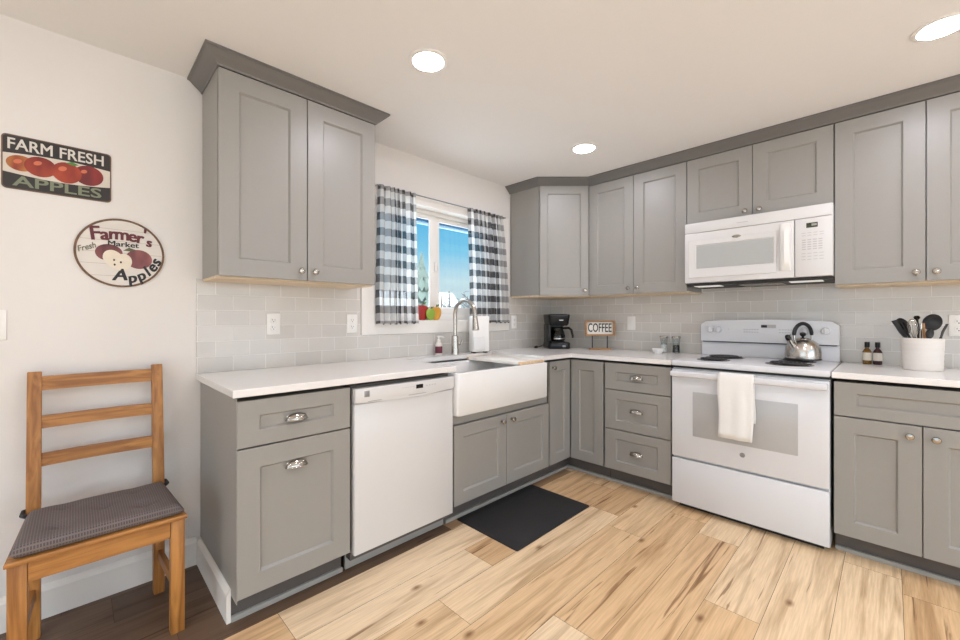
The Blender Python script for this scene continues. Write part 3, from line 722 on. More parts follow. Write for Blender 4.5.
# kettle
t = thing('kettle', 'stainless whistling kettle with black handle on the range', 'kettle', (-.20, -1.985, .9318), math.radians(150))
MB().lathe([(0, 0), (.084, 0), (.088, .004), (.089, .02), (.088, .05), (.082, .078), (.068, .102), (.048, .117), (.034, .122)], 40).build('body', 'steel', t)
MB().lathe([(.0885, .001), (.0895, .002), (.0895, .008), (.0885, .009)], 40, cap=(False, False)).build('base_band', 'blackm', t)
lid = MB().lathe([(.036, .1215), (.035, .125), (.02, .131), (0, .133)], 30).build('lid', 'steel', t)
MB().lathe([(.006, .131), (.006, .138), (.014, .144), (.016, .153), (.012, .162), (0, .165)], 20).build('lid_knob', 'black', lid)
sp = MB().tube([(.072, 0, .075), (.098, 0, .105), (.112, 0, .126)], [.018, .0145, .012], 14).build('spout', 'steel', t)
MB().tube([(.109, 0, .122), (.120, 0, .140), (.124, 0, .146)], [.0145, .0145, .010], 12).build('whistle', 'black', sp)
MB().tube([(.112, 0, .138), (.098, 0, .15)], [.004, .003], 8).build('spout_lever', 'black', sp)
b = MB()
for s in (1, -1): b.tube([(s*.058, 0, .106), (s*.069, 0, .122), (s*.070, 0, .148)], .005, 8)
b.build('handle_bracket', 'steel', t)
b = MB(); b.tube([(.070*math.cos(PI*i/16), 0, .146+.070*math.sin(PI*i/16)) for i in range(17)], [.0085]+[.0105]*15+[.0085], 12); b.build('handle', 'blackm', t)

# ------------------------------------------------------------------ microwave
t = thing('microwave', 'white over the range microwave under the short cabinet', 'microwave', (0, -1.758, 1.40), R90)
w = .379
MB().box(-w, w, -.375, -.01, .014, .412).build('body', 'whitew', t, smooth=False)
MB().box(-w+.008, w-.002, -.372, -.012, -.004, .0135).build('underside', 'slot', t, smooth=False)
for x in (-.26, .255): MB().box(x-.075, x+.075, -.35, -.25, -.0075, -.0035).build('hood_lamp', 'hoodlamp', t, smooth=False)
MB().box(-.09, .14, -.33, -.10, -.007, -.0035).build('grease_filter', 'drip', t, smooth=False)
MB().box(-w, w, -.398, -.372, .345, .412, .005).build('vent_panel', 'whitew', t)
d = MB().box(-w, .212, -.400, -.372, .014, .3435, .006).build('door', 'whitew', t)
b = MB(); wl, wr, wz0, wz1 = -.305, .112, .107, .256
b.loft([[(wl-.05, -.4005, wz0-.06), (wr+.018, -.4005, wz0-.06), (wr+.018, -.4005, wz1+.04), (wl-.05, -.4005, wz1+.04)],
        [(wl-.048, -.404, wz0-.058), (wr+.016, -.404, wz0-.058), (wr+.016, -.404, wz1+.038), (wl-.048, -.404, wz1+.038)],
        [(wl-.006, -.404, wz0-.006), (wr+.006, -.404, wz0-.006), (wr+.006, -.404, wz1+.006), (wl-.006, -.404, wz1+.006)],
        [(wl, -.398, wz0), (wr, -.398, wz0), (wr, -.398, wz1), (wl, -.398, wz1)]], False, False)
b.build('window_frame', 'whitew', d, smooth=False)
MB().box(wl, wr, -.4015, -.398, wz0, wz1).build('window', 'mwglass', d, smooth=False)
hb = MB(); pts = []
Lh = []
for i in range(11):
    s = i/10; z = .055+.275*s; out = .030*math.sin(PI*s)**.6+.004; wd = .030-.006*math.sin(PI*s)
    Lh.append([(.170-wd, -.398, z), (.170-wd*.7, -.400-out*.8, z), (.170, -.402-out, z), (.170+wd*.8, -.400-out*.6, z), (.170+wd, -.398, z)])
hb.loft(Lh); hb.build('handle', 'handlew', d)
b = MB(); b.lathe([(.020, 0), (.020, .002), (.017, .0035), (0, .0035)], 24, Matrix.Translation((-.075, -.404, .290)) @ RY @ Matrix.Diagonal((1.25, .42, 1, 1))); b.build('badge', 'chrome', d)
cp = MB().box(.2145, w, -.400, -.372, .014, .3435, .006).build('control_panel', 'whitew', t)
MB().box(.266, .316, -.4015, -.399, .288, .315).build('display', 'lcd', cp, smooth=False)
b = MB(); b.box(.289, .312, -.402, -.3995, .297, .309); b.build('display_digits', 'lcdg', cp, smooth=False)
def key(x, z, w_, h_): MB().box(x, x+w_, -.4008, -.399, z-h_, z).build('key', 'greyp', cp, smooth=False)
for j in range(2):
    for i in range(4): key(.245+.026*i, .261-.014*j, .018, .003)
for j in range(5):
    for i in range(4): key(.247+.024*i, .223-.013*j, .017, .005)
for j in range(3):
    for i in range(4): key(.245+.026*i, .146-.017*j, .018, .003)
b = MB(); b.box(-.075, -.015, -.3992, -.397, .372, .375); b.build('brand_print', 'greyp', t, smooth=False)

# ------------------------------------------------------------------ ceiling lamps
lab = ('recessed round ceiling lamp in front of the window wall cabinet', 'recessed round ceiling lamp nearest the kitchen corner', 'recessed round ceiling lamp at the top right over the range side')
for k, (x, y) in enumerate(((-2.205, -.91), (-.89, -.905), (-.905, -2.50), (-2.2, -2.55), (-4.0, -1.6), (-4.0, -3.8), (-2.2, -4.1), (-.9, -4.1))):  # the lamps out of view are added to light the room
    t = thing('ceiling_light', lab[k] if k < 3 else 'recessed round ceiling lamp added out of view to light the room', 'ceiling light', (x, y, CZ), 0, 'recessed ceiling lamps')
    MB().lathe([(.086, -.0005), (.086, -.004), (.076, -.007), (.0685, -.006), (.0685, -.0005)], 36, cap=(False, False)).build('trim_ring', 'plastic', t)
    MB().lathe([(.068, -.0008), (.068, -.0045), (.05, -.0055), (0, -.006)], 36).build('diffuser', 'lamp', t)

# ------------------------------------------------------------------ wall plates
def plate(name, label, loc, rot, kind, group):
    t = thing(name, label, 'switch' if kind != 'outlet' else 'outlet', loc, rot, group)
    MB().box(-.035, .035, -.006, 0, -.057, .057, .003).build('cover_plate', 'plastic', t)
    if kind == 'outlet':
        for s in (-.020, .020):
            r_ = MB().loft([rrect(-.017, .017, -.0, .0, 1e-6, 0, 1)]*0 or [[(x, -.006, z+s) for x, z, _ in rrect(-.0165, .0165, -.014, .014, .009, 0)], [(x, -.0078, z+s) for x, z, _ in rrect(-.0155, .0155, -.013, .013, .009, 0)]]).build('receptacle', 'plastic', t)
            MB().box(-.0075, -.0055, -.0085, -.0070, s-.001, s+.007).box(.0055, .0075, -.0085, -.0070, s-.001, s+.006).box(-.0022, .0022, -.0085, -.0070, s-.0095, s-.005).build('slot', 'slot', r_, smooth=False)
    else:
        MB().box(-.017, .017, -.0095, -.005, -.033, .033, .002).build('rocker', 'plastic', t)
    return t
OG = 'white outlets in the tiled backsplash'
plate('outlet', 'white double outlet on the tiles under the hanging left cabinet', (-2.56, -.008, 1.149), 0, 'outlet', OG)
plate('outlet', 'white outlet on the tiles just left of the window casing', (-2.104, -.008, 1.147), 0, 'outlet', OG)
plate('outlet', 'white outlet on the tiles right of the window casing', (-.565, -.008, 1.147), 0, 'outlet', OG)
plate('outlet', 'white outlet half hidden behind the coffee maker', (-.008, -.192, 1.149), R90, 'outlet', OG)
plate('switch', 'white switch plate on the tiles right of the coffee sign', (-.008, -.828, 1.138), R90, 'rocker', OG)
plate('outlet', 'white outlet on the tiles right of the utensil crock', (-.008, -2.612, 1.142), R90, 'outlet', OG)
plate('switch', 'white light switch cut by the left edge of the picture', (-3.537, 0, 1.155), 0, 'rocker', None)

# ------------------------------------------------------------------ curtains
tag(MB().tube([(-1.955, -.05, 2.032), (-.72, -.05, 2.032)], .0045, 8).tube([(-1.952, -.05, 2.032), (-1.952, -.0185, 2.032)], .004, 6).tube([(-.722, -.05, 2.032), (-.722, -.0185, 2.032)], .004, 6).build('curtain_rod', 'badge'), 'thin grey curtain rod across the top of the window', 'curtain rod')
def curtain(label, xt0, xt1, xb0, xb1, folds, seed, flat):
    rn = random.Random(seed); bm = bmesh.new(); uvl = bm.loops.layers.uv.new('UVMap')
    nu, nv = 120, 30; zt, zb = 2.040, 1.142; ph = [rn.random()*2*PI for _ in range(4)]
    grid = []
    for j in range(nv+1):
        v = j/nv; z = zt + (zb-zt)*v; row = []
        amp = .010 + .014*min(1, v*4)
        for i in range(nu+1):
            u = i/nu
            x = (xt0+(xt1-xt0)*u)*(1-v) + (xb0+(xb1-xb0)*u)*v
            dens = amp*(1 - .75*flat(u)*min(1, v*5))
            a = 2*PI*folds*(u + .025*math.sin(2*PI*u*1.7+ph[0])) + .5*v*math.sin(ph[1]+3*u)
            y = -.052 + dens*math.sin(a) + .006*math.sin(a*.5+ph[2])*v
            x += .35*dens*math.cos(a)*min(1, v*4+.3) + .006*math.sin(5*v+ph[3])*v
            row.append(bm.verts.new((x, min(y, -.0215), z - .004*math.sin(a+1)*v)))
        grid.append(row)
    # cloth length along the folds at mid height gives the check its compression
    s = [0.0]
    for i in range(nu):
        a_, b_ = grid[nv//2][i].co, grid[nv//2][i+1].co; s.append(s[-1] + (b_-a_).length)
    for j in range(nv):
        for i in range(nu):
            f = bm.faces.new((grid[j][i], grid[j+1][i], grid[j+1][i+1], grid[j][i+1]))
            for lp, (ii, jj) in zip(f.loops, ((i, j), (i, j+1), (i+1, j+1), (i+1, j))):
                lp[uvl].uv = (s[ii]+.012, (zt-zb)*jj/nv+.02)
    me = bpy.data.meshes.new('curtain'); bm.to_mesh(me); bm.free(); me.materials.append(M['check'])
    me.polygons.foreach_set('use_smooth', [True]*len(me.polygons))
    o = bpy.data.objects.new('curtain', me); COL.objects.link(o)
    return tag(o, label, 'curtain', 'buffalo check cafe curtains')
curtain('left black and white buffalo check curtain panel beside the hanging cabinet', -1.945, -1.658, -1.95, -1.632, 7, 4, lambda u: max(0, (u-.5)*2))
curtain('right black and white buffalo check curtain panel nearest the corner', -1.165, -.755, -1.13, -.675, 8, 9, lambda u: max(0, 1-u*1.9))

# three tin apples on the sill
def tin_apple(label, x, r, m, y):
    t = thing('apple_ornament', label, 'ornament', (x, y, WZ0+.0015), 0, 'painted tin apples on the window sill')
    D = Matrix.Diagonal((1, .30, 1, 1))
    MB().lathe([(0, .004), (r*.35, 0), (r*.62, r*.16), (r*.92, r*.70), (r, r*1.15), (r*.93, r*1.6), (r*.62, r*1.92), (r*.28, r*1.93), (0, r*1.76)], 28, D).build('apple_body', m, t)
    MB().tube([(0, 0, r*1.76), (r*.08, 0, r*2.05), (r*.2, 0, r*2.3)], [.0035, .003, .004], 6).build('stem', 'stem', t)
    b = MB(); b.loft([[(r*.1+r*.5*s*1.2, -r*.02, r*2.0+r*.35*s+q*r*.16*math.sin(PI*min(1, max(.02, s)))) for q in (-1, 1)] + [(r*.1+r*.5*s*1.2, r*.04, r*2.0+r*.35*s)] for s in (0, .25, .5, .75, 1)]); b.build('leaf', 'leaf', t)
tin_apple('large red tin apple on the window sill nearest the left curtain', -1.532, .056, 'tinred', .036)
tin_apple('small green tin apple in front between the red and orange ones', -1.475, .042, 'tingreen', .012)
tin_apple('orange tin apple on the window sill right of the green one', -1.405, .050, 'tinor', .036)

# ------------------------------------------------------------------ coffee corner
t = thing('coffee_maker', 'black drip coffee maker in the countertop corner', 'coffee maker', (-.285, -.262, .9142), math.radians(-38))
MB().loft([rrect(-.094, .094, -.115, .085, .03, 0), rrect(-.098, .098, -.118, .088, .03, .006), rrect(-.098, .098, -.118, .088, .03, .045), rrect(-.092, .092, -.112, .084, .03, .056)]).build('base', 'black', t)
MB().lathe([(.068, .056), (.068, .060), (.064, .062), (0, .062)], 28, Matrix.Translation((.004, -.03, 0))).build('warming_plate', 'blackm', t)
MB().loft([rrect(-.092, .08, .04, .086, .02, .05), rrect(-.092, .08, .04, .086, .02, .21)]).box(-.094, -.070, -.09, .06, .05, .21, .008).build('reservoir', 'black', t)
MB().loft([rrect(-.078, .078, -.092, .084, .03, .200), rrect(-.088, .088, -.105, .086, .03, .215), rrect(-.097, .097, -.115, .088, .03, .285), rrect(-.097, .097, -.115, .088, .03, .296), rrect(-.088, .088, -.106, .08, .03, .302)]).build('brew_head', 'black', t)
b = MB(); b.box(-.005, .03, -.1125, -.1085, .245, .252); b.build('logo_plate', 'plastic', t, smooth=False)
MB().box(.02, .05, -.1205, -.1165, .016, .032, .002).build('power_switch', 'badge', t)
t2 = thing('coffee_carafe', 'glass coffee carafe with black handle inside the coffee maker', 'carafe', (-.285, -.262, .9142+.0625), math.radians(-38))
CT = Matrix.Translation((.004, -.03, 0))
MB().lathe([(0, .0005), (.055, .0005), (.066, .012), (.068, .045), (.058, .085), (.050, .105), (.048, .105), (.056, .085), (.065, .045), (.063, .014), (0, .004)], 28, CT).build('jug', 'dglass', t2)
MB().lathe([(.051, .100), (.052, .118), (.046, .126), (0, .128)], 28, CT).build('lid', 'black', t2)
MB().lathe([(.0665, .020), (.0695, .022), (.0695, .030), (.0665, .032)], 28, CT, cap=(False, False)).build('band', 'chrome', t2)
MB().tube([(.05, -.04, .116), (.098, -.058, .118), (.118, -.066, .10), (.130, -.070, .045), (.128, -.069, .03)], [.010, .011, .011, .010, .008], 10).build('handle', 'black', t2)
t = thing('power_cord', 'black power cord lying on the counter behind the coffee maker', 'cord', (0, 0, .9142))
MB().tube([(-.45, -.155, .0058), (-.42, -.12, .0066), (-.38, -.10, .0056), (-.30, -.09, .0056), (-.20, -.075, .02), (-.10, -.12, .12), (-.022, -.19, .212)], .0035, 8).build('cable', 'blackm', t)
MB().lathe([(.010, 0), (.012, .02), (.006, .03)], 12, Matrix.Translation((-.458, -.165, .0135)) @ Matrix.Rotation(PI/2, 4, 'Y')).build('plug_end', 'blackm', t)

def text_mesh(s, size, offset=0.0, extrude=.0006, align='CENTER', spacing=1.0, xs=1.0):
    cu = bpy.data.curves.new('lettering', 'FONT'); cu.body = s; cu.size = size; cu.align_x = align; cu.align_y = 'CENTER'
    cu.offset = offset; cu.extrude = extrude; cu.space_character = spacing; cu.resolution_u = 3
    o = bpy.data.objects.new('lettering', cu); COL.objects.link(o)
    dg = bpy.context.evaluated_depsgraph_get(); dg.update()
    me = bpy.data.meshes.new_from_object(o.evaluated_get(dg)); bpy.data.objects.remove(o); bpy.data.curves.remove(cu)
    return me
def lettering(name, parent, m, s, size, x, y, z, offset=0, rot=0.0, sx_=1.0, sz_=1.0, shear=0.0, spacing=1.0):
    me = text_mesh(s, size, 0.0, spacing=spacing)
    if offset:
        bm = bmesh.new()
        for k, dx in enumerate((-offset, -offset*.33, offset*.33, offset)):
            for dz in (-offset*.5, offset*.5):
                m2 = me.copy(); m2.transform(Matrix.Translation((dx, dz, (k*2+(dz > 0))*5e-5))); bm.from_mesh(m2); bpy.data.meshes.remove(m2)
        bm.to_mesh(me); bm.free()
    T = Matrix.Translation((x, y, z)) @ Matrix.Rotation(rot, 4, 'Y').inverted() @ RY @ Matrix(((sx_, shear, 0, 0), (0, sz_, 0, 0), (0, 0, 1, 0), (0, 0, 0, 1)))
    me.transform(T); me.materials.clear(); me.materials.append(M[m])
    o = bpy.data.objects.new(name, me); COL.objects.link(o); o.parent = parent
    return o
t = thing('coffee_sign', 'small wooden framed COFFEE sign on two posts', 'sign', (-.150, -.614, .9142), math.radians(-52))
MB().box(-.088, .088, -.03, .03, 0, .012, .002).build('base', 'signwood', t)
for x in (-.062, .062): MB().box(x-.004, x+.004, -.004, .004, .011, .118).build('post', 'blackm', t, smooth=False)
b = MB(); X, Z0, Z1 = .122, .116, .246
b.box(-X, X, -.028, .022, Z0, Z0+.014, .001).box(-X, X, -.028, .022, Z1-.014, Z1, .001).box(-X, -X+.014, -.028, .022, Z0+.014, Z1-.014, .001).box(X-.014, X, -.028, .022, Z0+.014, Z1-.014, .001)
b.build('frame', 'signwood', t)
MB().box(-X+.013, X-.013, .004, .014, Z0+.013, Z1-.013).build('panel', 'board', t, smooth=False)
lettering('lettering', t, 'ink', 'COFFEE', .092, 0, .003, (Z0+Z1)/2, .0014, sx_=.62, sz_=1.14)

# salt and pepper
for k, (y, fill, lb) in enumerate(((-1.128, 'salt', 'clear glass salt shaker filled white left of the pepper'), (-1.218, 'pepper', 'clear glass pepper shaker with dark pepper nearest the range'))):
    t = thing('shaker', lb, 'shaker', (-.10, y, .9142), 0, 'salt and pepper shakers by the range')
    MB().lathe([(0, .001), (.026, .001), (.028, .004), (.024, .07), (.029, .11), (.030, .122), (.027, .122), (.022, .07), (.025, .008), (0, .006)], 20).build('jar', 'cglass', t)
    MB().lathe([(0, .007), (.0245, .008), (.0215, .062), (0, .064)], 20).build('filling', fill, t)
    MB().lathe([(.0305, .114), (.0312, .115), (.0312, .127), (.028, .130), (0, .1305)], 20).build('cap', 'steel', t)
t = thing('condiment_bowl', 'small white bowl in front of the shakers', 'bowl', (-.205, -1.125, .9142))
MB().lathe([(0, 0), (.026, 0), (.027, .005), (.040, .022), (.046, .036), (.044, .037), (.037, .023), (.02, .009), (0, .008)], 26).build('bowl', 'ceramic', t)

# extract bottles
for k, (y, m_, lb) in enumerate(((-2.262, 'amber', 'small amber extract bottle with white label nearer the range'), (-2.306, 'plumb', 'small dark extract bottle with white label nearer the crock'))):
    t = thing('extract_bottle', lb, 'bottle', (-.048, y, .9142), 0, 'extract bottles right of the range')
    MB().lathe([(0, 0), (.018, 0), (.0195, .003), (.0195, .072), (.014, .084), (.0085, .09), (.0085, .100)], 20).build('glass_body', m_, t)
    MB().lathe([(.0197, .022), (.0199, .023), (.0199, .066), (.0197, .067)], 20, cap=(False, False)).build('paper_label', 'label', t)
    MB().lathe([(.0115, .098), (.0115, .126), (.010, .128), (0, .128)], 16).build('cap', 'black', t)

# utensil crock and utensils
CX, CY = -.225, -2.474
t = thing('utensil_crock', 'round whitewashed crock holding black kitchen utensils', 'crock', (CX, CY, .9142))
MB().lathe([(0, 0), (.070, 0), (.073, .004)] + [(.073+.005*i/24 - (.0011 if i % 4 == 3 else 0), .004+.151*i/24) for i in range(1, 25)] + [(.078, .162), (.075, .165), (.070, .163), (.069, .150), (.066, .010), (0, .008)], 40).build('crock', 'crock', t)
t.children[0].name = 'vessel'
def utensil(name, label, base, tip, roll=0.0):
    """Empty at the handle's lower end; local +z runs up the tool, local -y is its face"""
    b0, b1 = Vector(base), Vector(tip); z = (b1-b0).normalized()
    f = Vector((math.cos(roll), math.sin(roll), 0)); f = (f - z*f.dot(z)).normalized()      # face direction
    y = -f; x = y.cross(z).normalized()
    t = thing(name, label, 'utensil', (0, 0, 0), 0, 'utensils standing in the crock')
    t.matrix_world = Matrix((tuple(x)+(0,), tuple(y)+(0,), tuple(z)+(0,), (0, 0, 0, 1))).transposed()
    t.location = Vector((CX, CY, .9142)) + b0
    return t, (b1-b0).length
FACE = math.radians(225)       # towards the room
def handle(t, L, r0=.008, r1=.0055, m='blackm'): MB().tube([(0, 0, 0), (0, 0, L*.5), (0, 0, L)], [r0, r0*.9, r1], 8).build('handle', m, t)
def spoon_head(t, L, w_, h_, dish, m='blackm', slots=False):
    b = MB(); loops_f, n_ = [], 20
    def ring(s, yo): return [(w_*s*math.cos(2*PI*i/n_), yo, L+h_*.92+h_*s*math.sin(2*PI*i/n_)) for i in range(n_)]
    b.loft([ring(.02, dish+.004), ring(.5, dish*.8+.004), ring(.85, dish*.35+.003), ring(1, .002), ring(1, -.001), ring(.85, dish*.35), ring(.5, dish*.8), ring(.02, dish)])
    o = b.build('head', m, t)
    if slots:
        for k in (-1, 0, 1): MB().box(k*w_*.42-.003, k*w_*.42+.003, -.0005, .012, L+h_*.5, L+h_*1.35, .001).build('slot', 'slot', o, smooth=False)
t, L_ = utensil('slotted_spoon', 'black slotted spoon leaning left in the crock', (.0, -.012, .012), (.012, .054, .186), FACE); handle(t, L_); spoon_head(t, L_, .034, .045, .008, slots=True)
t, L_ = utensil('spatula', 'thin black spatula leaning furthest left in the crock', (-.03, -.01, .02), (-.014, .060, .165), FACE); handle(t, L_, .007, .006)
MB().loft([[(-.007, -.002, L_), (.007, -.002, L_), (.007, .002, L_), (-.007, .002, L_)], [(-.014, -.002, L_+.03), (.014, -.002, L_+.03), (.014, .002, L_+.03), (-.014, .002, L_+.03)], [(-.014, -.001, L_+.10), (.010, -.001, L_+.10), (.010, .001, L_+.10), (-.014, .001, L_+.10)]]).build('head', 'blackm', t)
t, L_ = utensil('whisk', 'wire whisk standing upright between the slotted spoon and the tongs', (-.02, .01, .012), (-.012, .028, .165), FACE); handle(t, L_, .008, .008, 'steel')
b = MB()
for k in range(4):
    a = PI*k/4; pts = [(.030*math.sin(PI*s/12)**.8*math.cos(a)*(1 if s <= 12 else 1), .030*math.sin(PI*s/12)**.8*math.sin(a), L_+.095*(1-abs(1-s/6))) for s in range(13)]
    pts = []
    for s in range(17):
        q = s/16; side = math.cos(PI*q); hgt = math.sin(PI*q)**.7
        pts.append((.027*side*math.cos(a)*(.35+.65*hgt) if 0 < q < 1 else .004*side*math.cos(a), .027*side*math.sin(a)*(.35+.65*hgt) if 0 < q < 1 else .004*side*math.sin(a), L_+.098*hgt))
    b.tube(pts, .0014, 5)
b.build('wire_loops', 'steel', t)
t, L_ = utensil('tongs', 'wood trimmed tongs in the middle of the crock', (-.025, -.005, .012), (-.02, .002, .24), FACE)
for s in (-1, 1):
    MB().tube([(s*.004, 0, 0), (s*.012, 0, L_*.5), (s*.006, 0, L_)], [.005, .0065, .005], 8).build('arm', 'utwood' if s > 0 else 'steel', t)
t, L_ = utensil('masher', 'black utensil with round knob end standing tallest behind the tongs', (.028, .004, .012), (.042, .018, .262), FACE); handle(t, L_, .006, .0055)
MB().lathe([(.005, 0), (.011, .005), (.0125, .012), (.009, .020), (0, .023)], 16, Matrix.Translation((0, 0, L_-.004))).build('end_knob', 'black', t)
t, L_ = utensil('ladle', 'large black ladle with deep bowl leaning right in the crock', (.012, .012, .012), (.014, -.028, .206), FACE); handle(t, L_, .008, .007); spoon_head(t, L_, .049, .043, .022)
t, L_ = utensil('serving_spoon', 'black serving spoon low in front of the ladle', (-.038, -.012, .012), (-.048, -.022, .165), FACE); handle(t, L_, .007, .006); spoon_head(t, L_, .020, .026, .007)
t, L_ = utensil('turner', 'curved black turner leaning furthest right in the crock', (-.012, -.038, .014), (-.012, -.062, .170), math.radians(250)); handle(t, L_, .007, .006)
MB().loft([[(-.006, -.002, L_-.01), (.006, -.002, L_-.01), (.006, .002, L_-.01), (-.006, .002, L_-.01)], [(-.013, -.004, L_+.03), (.013, -.004, L_+.03), (.013, -.001, L_+.03), (-.013, -.001, L_+.03)], [(-.014, -.012, L_+.07), (.014, -.012, L_+.07), (.014, -.010, L_+.07), (-.014, -.010, L_+.07)]]).build('head', 'blackm', t)

# ------------------------------------------------------------------ floor mat
tag(MB().loft([rrect(-1.735, -1.03, -1.03, -.568, .01, .0005), rrect(-1.735, -1.03, -1.03, -.568, .01, .006), rrect(-1.731, -1.034, -1.026, -.572, .01, .008)]).build('floor_mat', 'mat'), 'black rectangular mat on the floor before the sink', 'mat')

# ------------------------------------------------------------------ chair
t = thing('wooden_chair', 'honey pine ladder back chair against the wall by the signs', 'chair', (-3.245, -.27, 0))
def leg4(x0, x1, y0, y1, z0, z1): return MB().box(x0, x1, y0, y1, z0, z1, .003)
for s in (-1, 1):
    MB().box(s*.200-.0215, s*.200+.0215, -.204, -.161, 0, .427, .003).build('leg', 'pinez', t)
for s in (-1, 1):     # rear leg and back post in one raked piece
    xa, xb = s*.183-.019, s*.183+.019
    pts = [(.125, 0), (.168, 0), (.172, .42), (.228, .975), (.196, .978), (.128, .42)]
    MB().prism([(p[0], p[1]) for p in pts], 'x', xa, xb, .003).build('back_post', 'pinez', t)
def yb(z): return .150 + max(0, z-.42)*(.062/.555)
for z0, z1 in ((.905, .957), (.762, .808), (.622, .668)):
    yv = yb((z0+z1)/2); n = 10; lo = []
    loops = []
    for i in range(n+1):
        u = -1+2*i/n; x = .165*u; bow = .014*(1-u*u)
        loops.append([(x, yv-.010+bow, z0), (x, yv+.010+bow, z0), (x, yv+.012+bow, z1), (x, yv-.008+bow, z1)])
    MB().loft(loops).build('back_slat', 'pine', t)
b = MB(); b.prism([(-.226, -.224), (.226, -.224), (.206, .150), (-.206, .150)], 'z', .428, .444, .004); b.build('seat', 'pine', t)
MB().box(-.177, .177, -.202, -.182, .362, .4275).build('apron', 'pine', t, smooth=False)
MB().box(-.164, .164, .135, .155, .365, .4275).build('apron', 'pine', t, smooth=False)
for s in (-1, 1):
    a = MB(); a.prism([(s*.200-.008, -.160), (s*.200+.008, -.160), (s*.188+.008, .130), (s*.188-.008, .130)], 'z', .365, .4275).build('apron', 'piney', t, smooth=False)
    a = MB(); a.prism([(s*.200-.009, -.160), (s*.200+.009, -.160), (s*.186+.009, .128), (s*.186-.009, .128)], 'z', .145, .185, .002).build('stretcher', 'piney', t)
# seat cushion
bm = bmesh.new(); n = 36
tuft = [(-.11, -.12), (.11, -.12), (0, -.03), (-.095, .06), (.095, .06)]
def cush(u, v, top):
    y = -.222 + .337*v; hw = .216 - (.018)*v; x = hw*u
    e = (1-abs(u)**14)*(1-abs(2*v-1)**12)
    h = .022 + .024*max(0, e)**.35
    if top:
        for tx, ty in tuft: h -= .019*math.exp(-((x-tx)**2+(y-ty)**2)/.0010)
        return (x, y, .4445+h)
    return (x, y, .4445+.018-.0172*max(0, e)**.25)
G = [[[bm.verts.new(cush(-1+2*i/n, j/n, tp)) for i in range(n+1)] for j in range(n+1)] for tp in (0, 1)]
for tp in (0, 1):
    for j in range(n):
        for i in range(n):
            q = (G[tp][j][i], G[tp][j][i+1], G[tp][j+1][i+1], G[tp][j+1][i]); bm.faces.new(q if tp else tuple(reversed(q)))
bd = [(0, i) for i in range(n)] + [(j, n) for j in range(n)] + [(n, i) for i in range(n, 0, -1)] + [(j, 0) for j in range(n, 0, -1)]
for k in range(len(bd)):
    (a, b_), (c_, d_) = bd[k], bd[(k+1) % len(bd)]
    bm.faces.new((G[0][a][b_], G[0][c_][d_], G[1][c_][d_], G[1][a][b_]))
mb = MB(); mb.bm.free(); mb.bm = bm
ct = thing('seat_cushion', 'grey brown checked tufted cushion tied on the pine chair', 'cushion', (-3.245, -.27, 0))
mb.build('pad', 'cushion', ct, angle=60)
b = MB()
for tx, ty in tuft: b.lathe([(.005, 0), (.006, .002), (.004, .004), (0, .0045)], 10, Matrix.Translation((tx, ty, .4445+.0268)))
b.build('tuft_button', 'cushion', ct)
for s in (-1, 1):
    MB().tube([(s*.197, .10, .466), (s*.2095, .125, .466), (s*.2095, .178, .462), (s*.183, .186, .462)], [.007, .008, .008, .006], 8).build('tie', 'tie', ct)

# ------------------------------------------------------------------ wall signs
t = thing('tin_sign', 'rectangular black FARM FRESH APPLES tin sign on the left wall', 'sign', (-3.3625, -.001, 1.777))
hw, hh = .1535, .103
def flat(poly, y, th, name, m, parent): return MB().loft([[(x, y, z) for x, z in poly], [(x, y-th, z) for x, z in poly]]).build(name, m, parent, smooth=False)
def rr2(x0, x1, z0, z1, r): return [(p[0], p[1]) for p in rrect(x0, x1, z0, z1, r, 0)]
flat(rr2(-hw, hw, -hh, hh, .014), 0, .0030, 'rim', 'rust', t)
flat(rr2(-hw+.004, hw-.004, -hh+.004, hh-.004, .012), -.0030, .0006, 'face', 'signblack', t)
n = 20
band = [(-hw+.004+(2*hw-.008)*i/n, .030+.010*math.sin(PI*i/n)) for i in range(n+1)] + [(hw-.004-(2*hw-.008)*i/n, -.040-.012*math.sin(PI*i/n)) for i in range(n+1)]
flat(band, -.0036, .0005, 'band', 'cream', t)
def ell(cx, cz, a, b_, n=26, rot=0.0): return [(cx+a*math.cos(2*PI*i/n)*math.cos(rot)-b_*math.sin(2*PI*i/n)*math.sin(rot), cz+a*math.cos(2*PI*i/n)*math.sin(rot)+b_*math.sin(2*PI*i/n)*math.cos(rot)) for i in range(n)]
for k, (x, z, a, b_, m_) in enumerate(((-.104, -.002, .038, .030, 'agold'), (-.052, -.003, .044, .039, 'ared'), (.084, -.004, .045, .041, 'ared2'), (.020, -.008, .043, .042, 'ared'))):
    flat(ell(x, z, a, b_), -.0041, .0004+.0002*k, 'painted_apple', m_, t)
for x, z, a, b_ in ((-.112, .004, .012, .008), (-.060, .010, .012, .008), (.008, .006, .013, .009), (.070, .010, .010, .007)):
    flat(ell(x, z, a, b_, rot=.5), -.0049, .0003, 'painted_shine', 'shine', t)
flat([(.015, .032), (.035, .040), (.055, .032), (.040, .025)], -.0050, .0004, 'painted_leaf', 'leaf', t)
lettering('lettering', t, 'signtxt', 'FARM FRESH', .060, -.004, -.0045, .066, .0010, sx_=.82, sz_=1.0)
lettering('lettering', t, 'sage', 'APPLES', .060, 0, -.0048, -.073, .0010, sx_=1.32, sz_=.92)

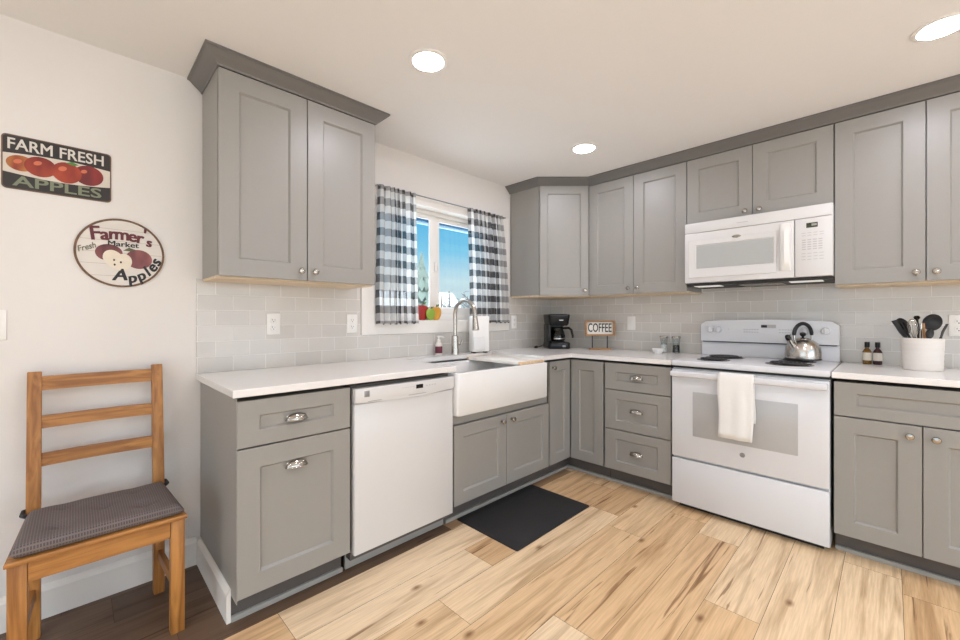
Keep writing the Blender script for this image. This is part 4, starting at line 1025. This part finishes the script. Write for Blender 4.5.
t = thing('round_sign', "round white Farmer's Market apples sign below the tin sign", 'sign', (-3.176, -.001, 1.463))
R_ = .148
MB().lathe([(R_, 0), (R_, .006), (R_-.008, .006), (R_-.008, .003), (0, .003)], 64, RY).build('rim', 'rust', t)
rf = MB().lathe([(R_-.008, .0031), (R_-.0082, .0042), (0, .0042)], 64, RY).build('face', 'cream', t)
rf.data.materials[0] = mat('whitewashed_boards', (222, 215, 206), 0.5, var=0.04, scale=8, stretch=(1, 1, 6))
b = MB()
for z in (-.10, -.05, 0, .05, .10):
    x = math.sqrt((R_-.01)**2-z*z); b.box(-x, x, -.0046, -.0042, z-.0006, z+.0006)
b.build('board_groove', 'groove', t, smooth=False)
def word(s, m_, size, x, z, off, **k): lettering('lettering', t, m_, s, size, x, -.0052, z, off, **k)
for ch, x, z, sz, ro in (('F', -.084, .073, .082, .12), ('a', -.054, .073, .070, .06), ('r', -.030, .078, .070, .03), ('m', .002, .079, .070, 0), ('e', .037, .076, .070, -.03), ('r', .062, .072, .068, -.08), ("'", .078, .088, .064, -.1), ('s', .094, .056, .056, -.12)):
    word(ch, 'maroon', sz, x, z, .0024, rot=ro, sx_=.92)
word('Market', 'ink', .031, .006, .038, .0007, sx_=1.15)
word('Fresh', 'olive', .034, -.108, .014, .0003, rot=.42, shear=.3, sx_=.8)
for ch, x, z, ro in (('A', -.002, -.096, .05), ('p', .037, -.106, .28), ('p', .067, -.094, .52), ('l', .088, -.074, .72), ('e', .105, -.052, .95), ('s', .118, -.026, 1.15)):
    word(ch, 'ink', .070 if ch == 'A' else .062, x, z, .0022, rot=ro, shear=.2)
flat(ell(-.040, -.002, .044, .036), -.0047, .0005, 'painted_apple', 'plum', t)
flat(ell(.058, -.022, .046, .042), -.0047, .0005, 'painted_apple', 'plum', t)
flat(ell(-.026, -.028, .032, .040, rot=.5), -.0053, .0004, 'painted_apple_half', 'flesh', t)
flat(ell(.004, -.040, .030, .038, rot=-.3), -.0056, .0004, 'painted_apple_half', 'flesh', t)
for x, z in ((-.024, -.032), (-.002, -.040), (-.022, -.052)): flat(ell(x, z, .0035, .005, 10), -.006, .0004, 'painted_seed', 'stem', t)
flat([(.005, .012), (.025, .026), (.05, .018), (.028, .010)], -.0053, .0004, 'painted_leaf', 'olive', t)
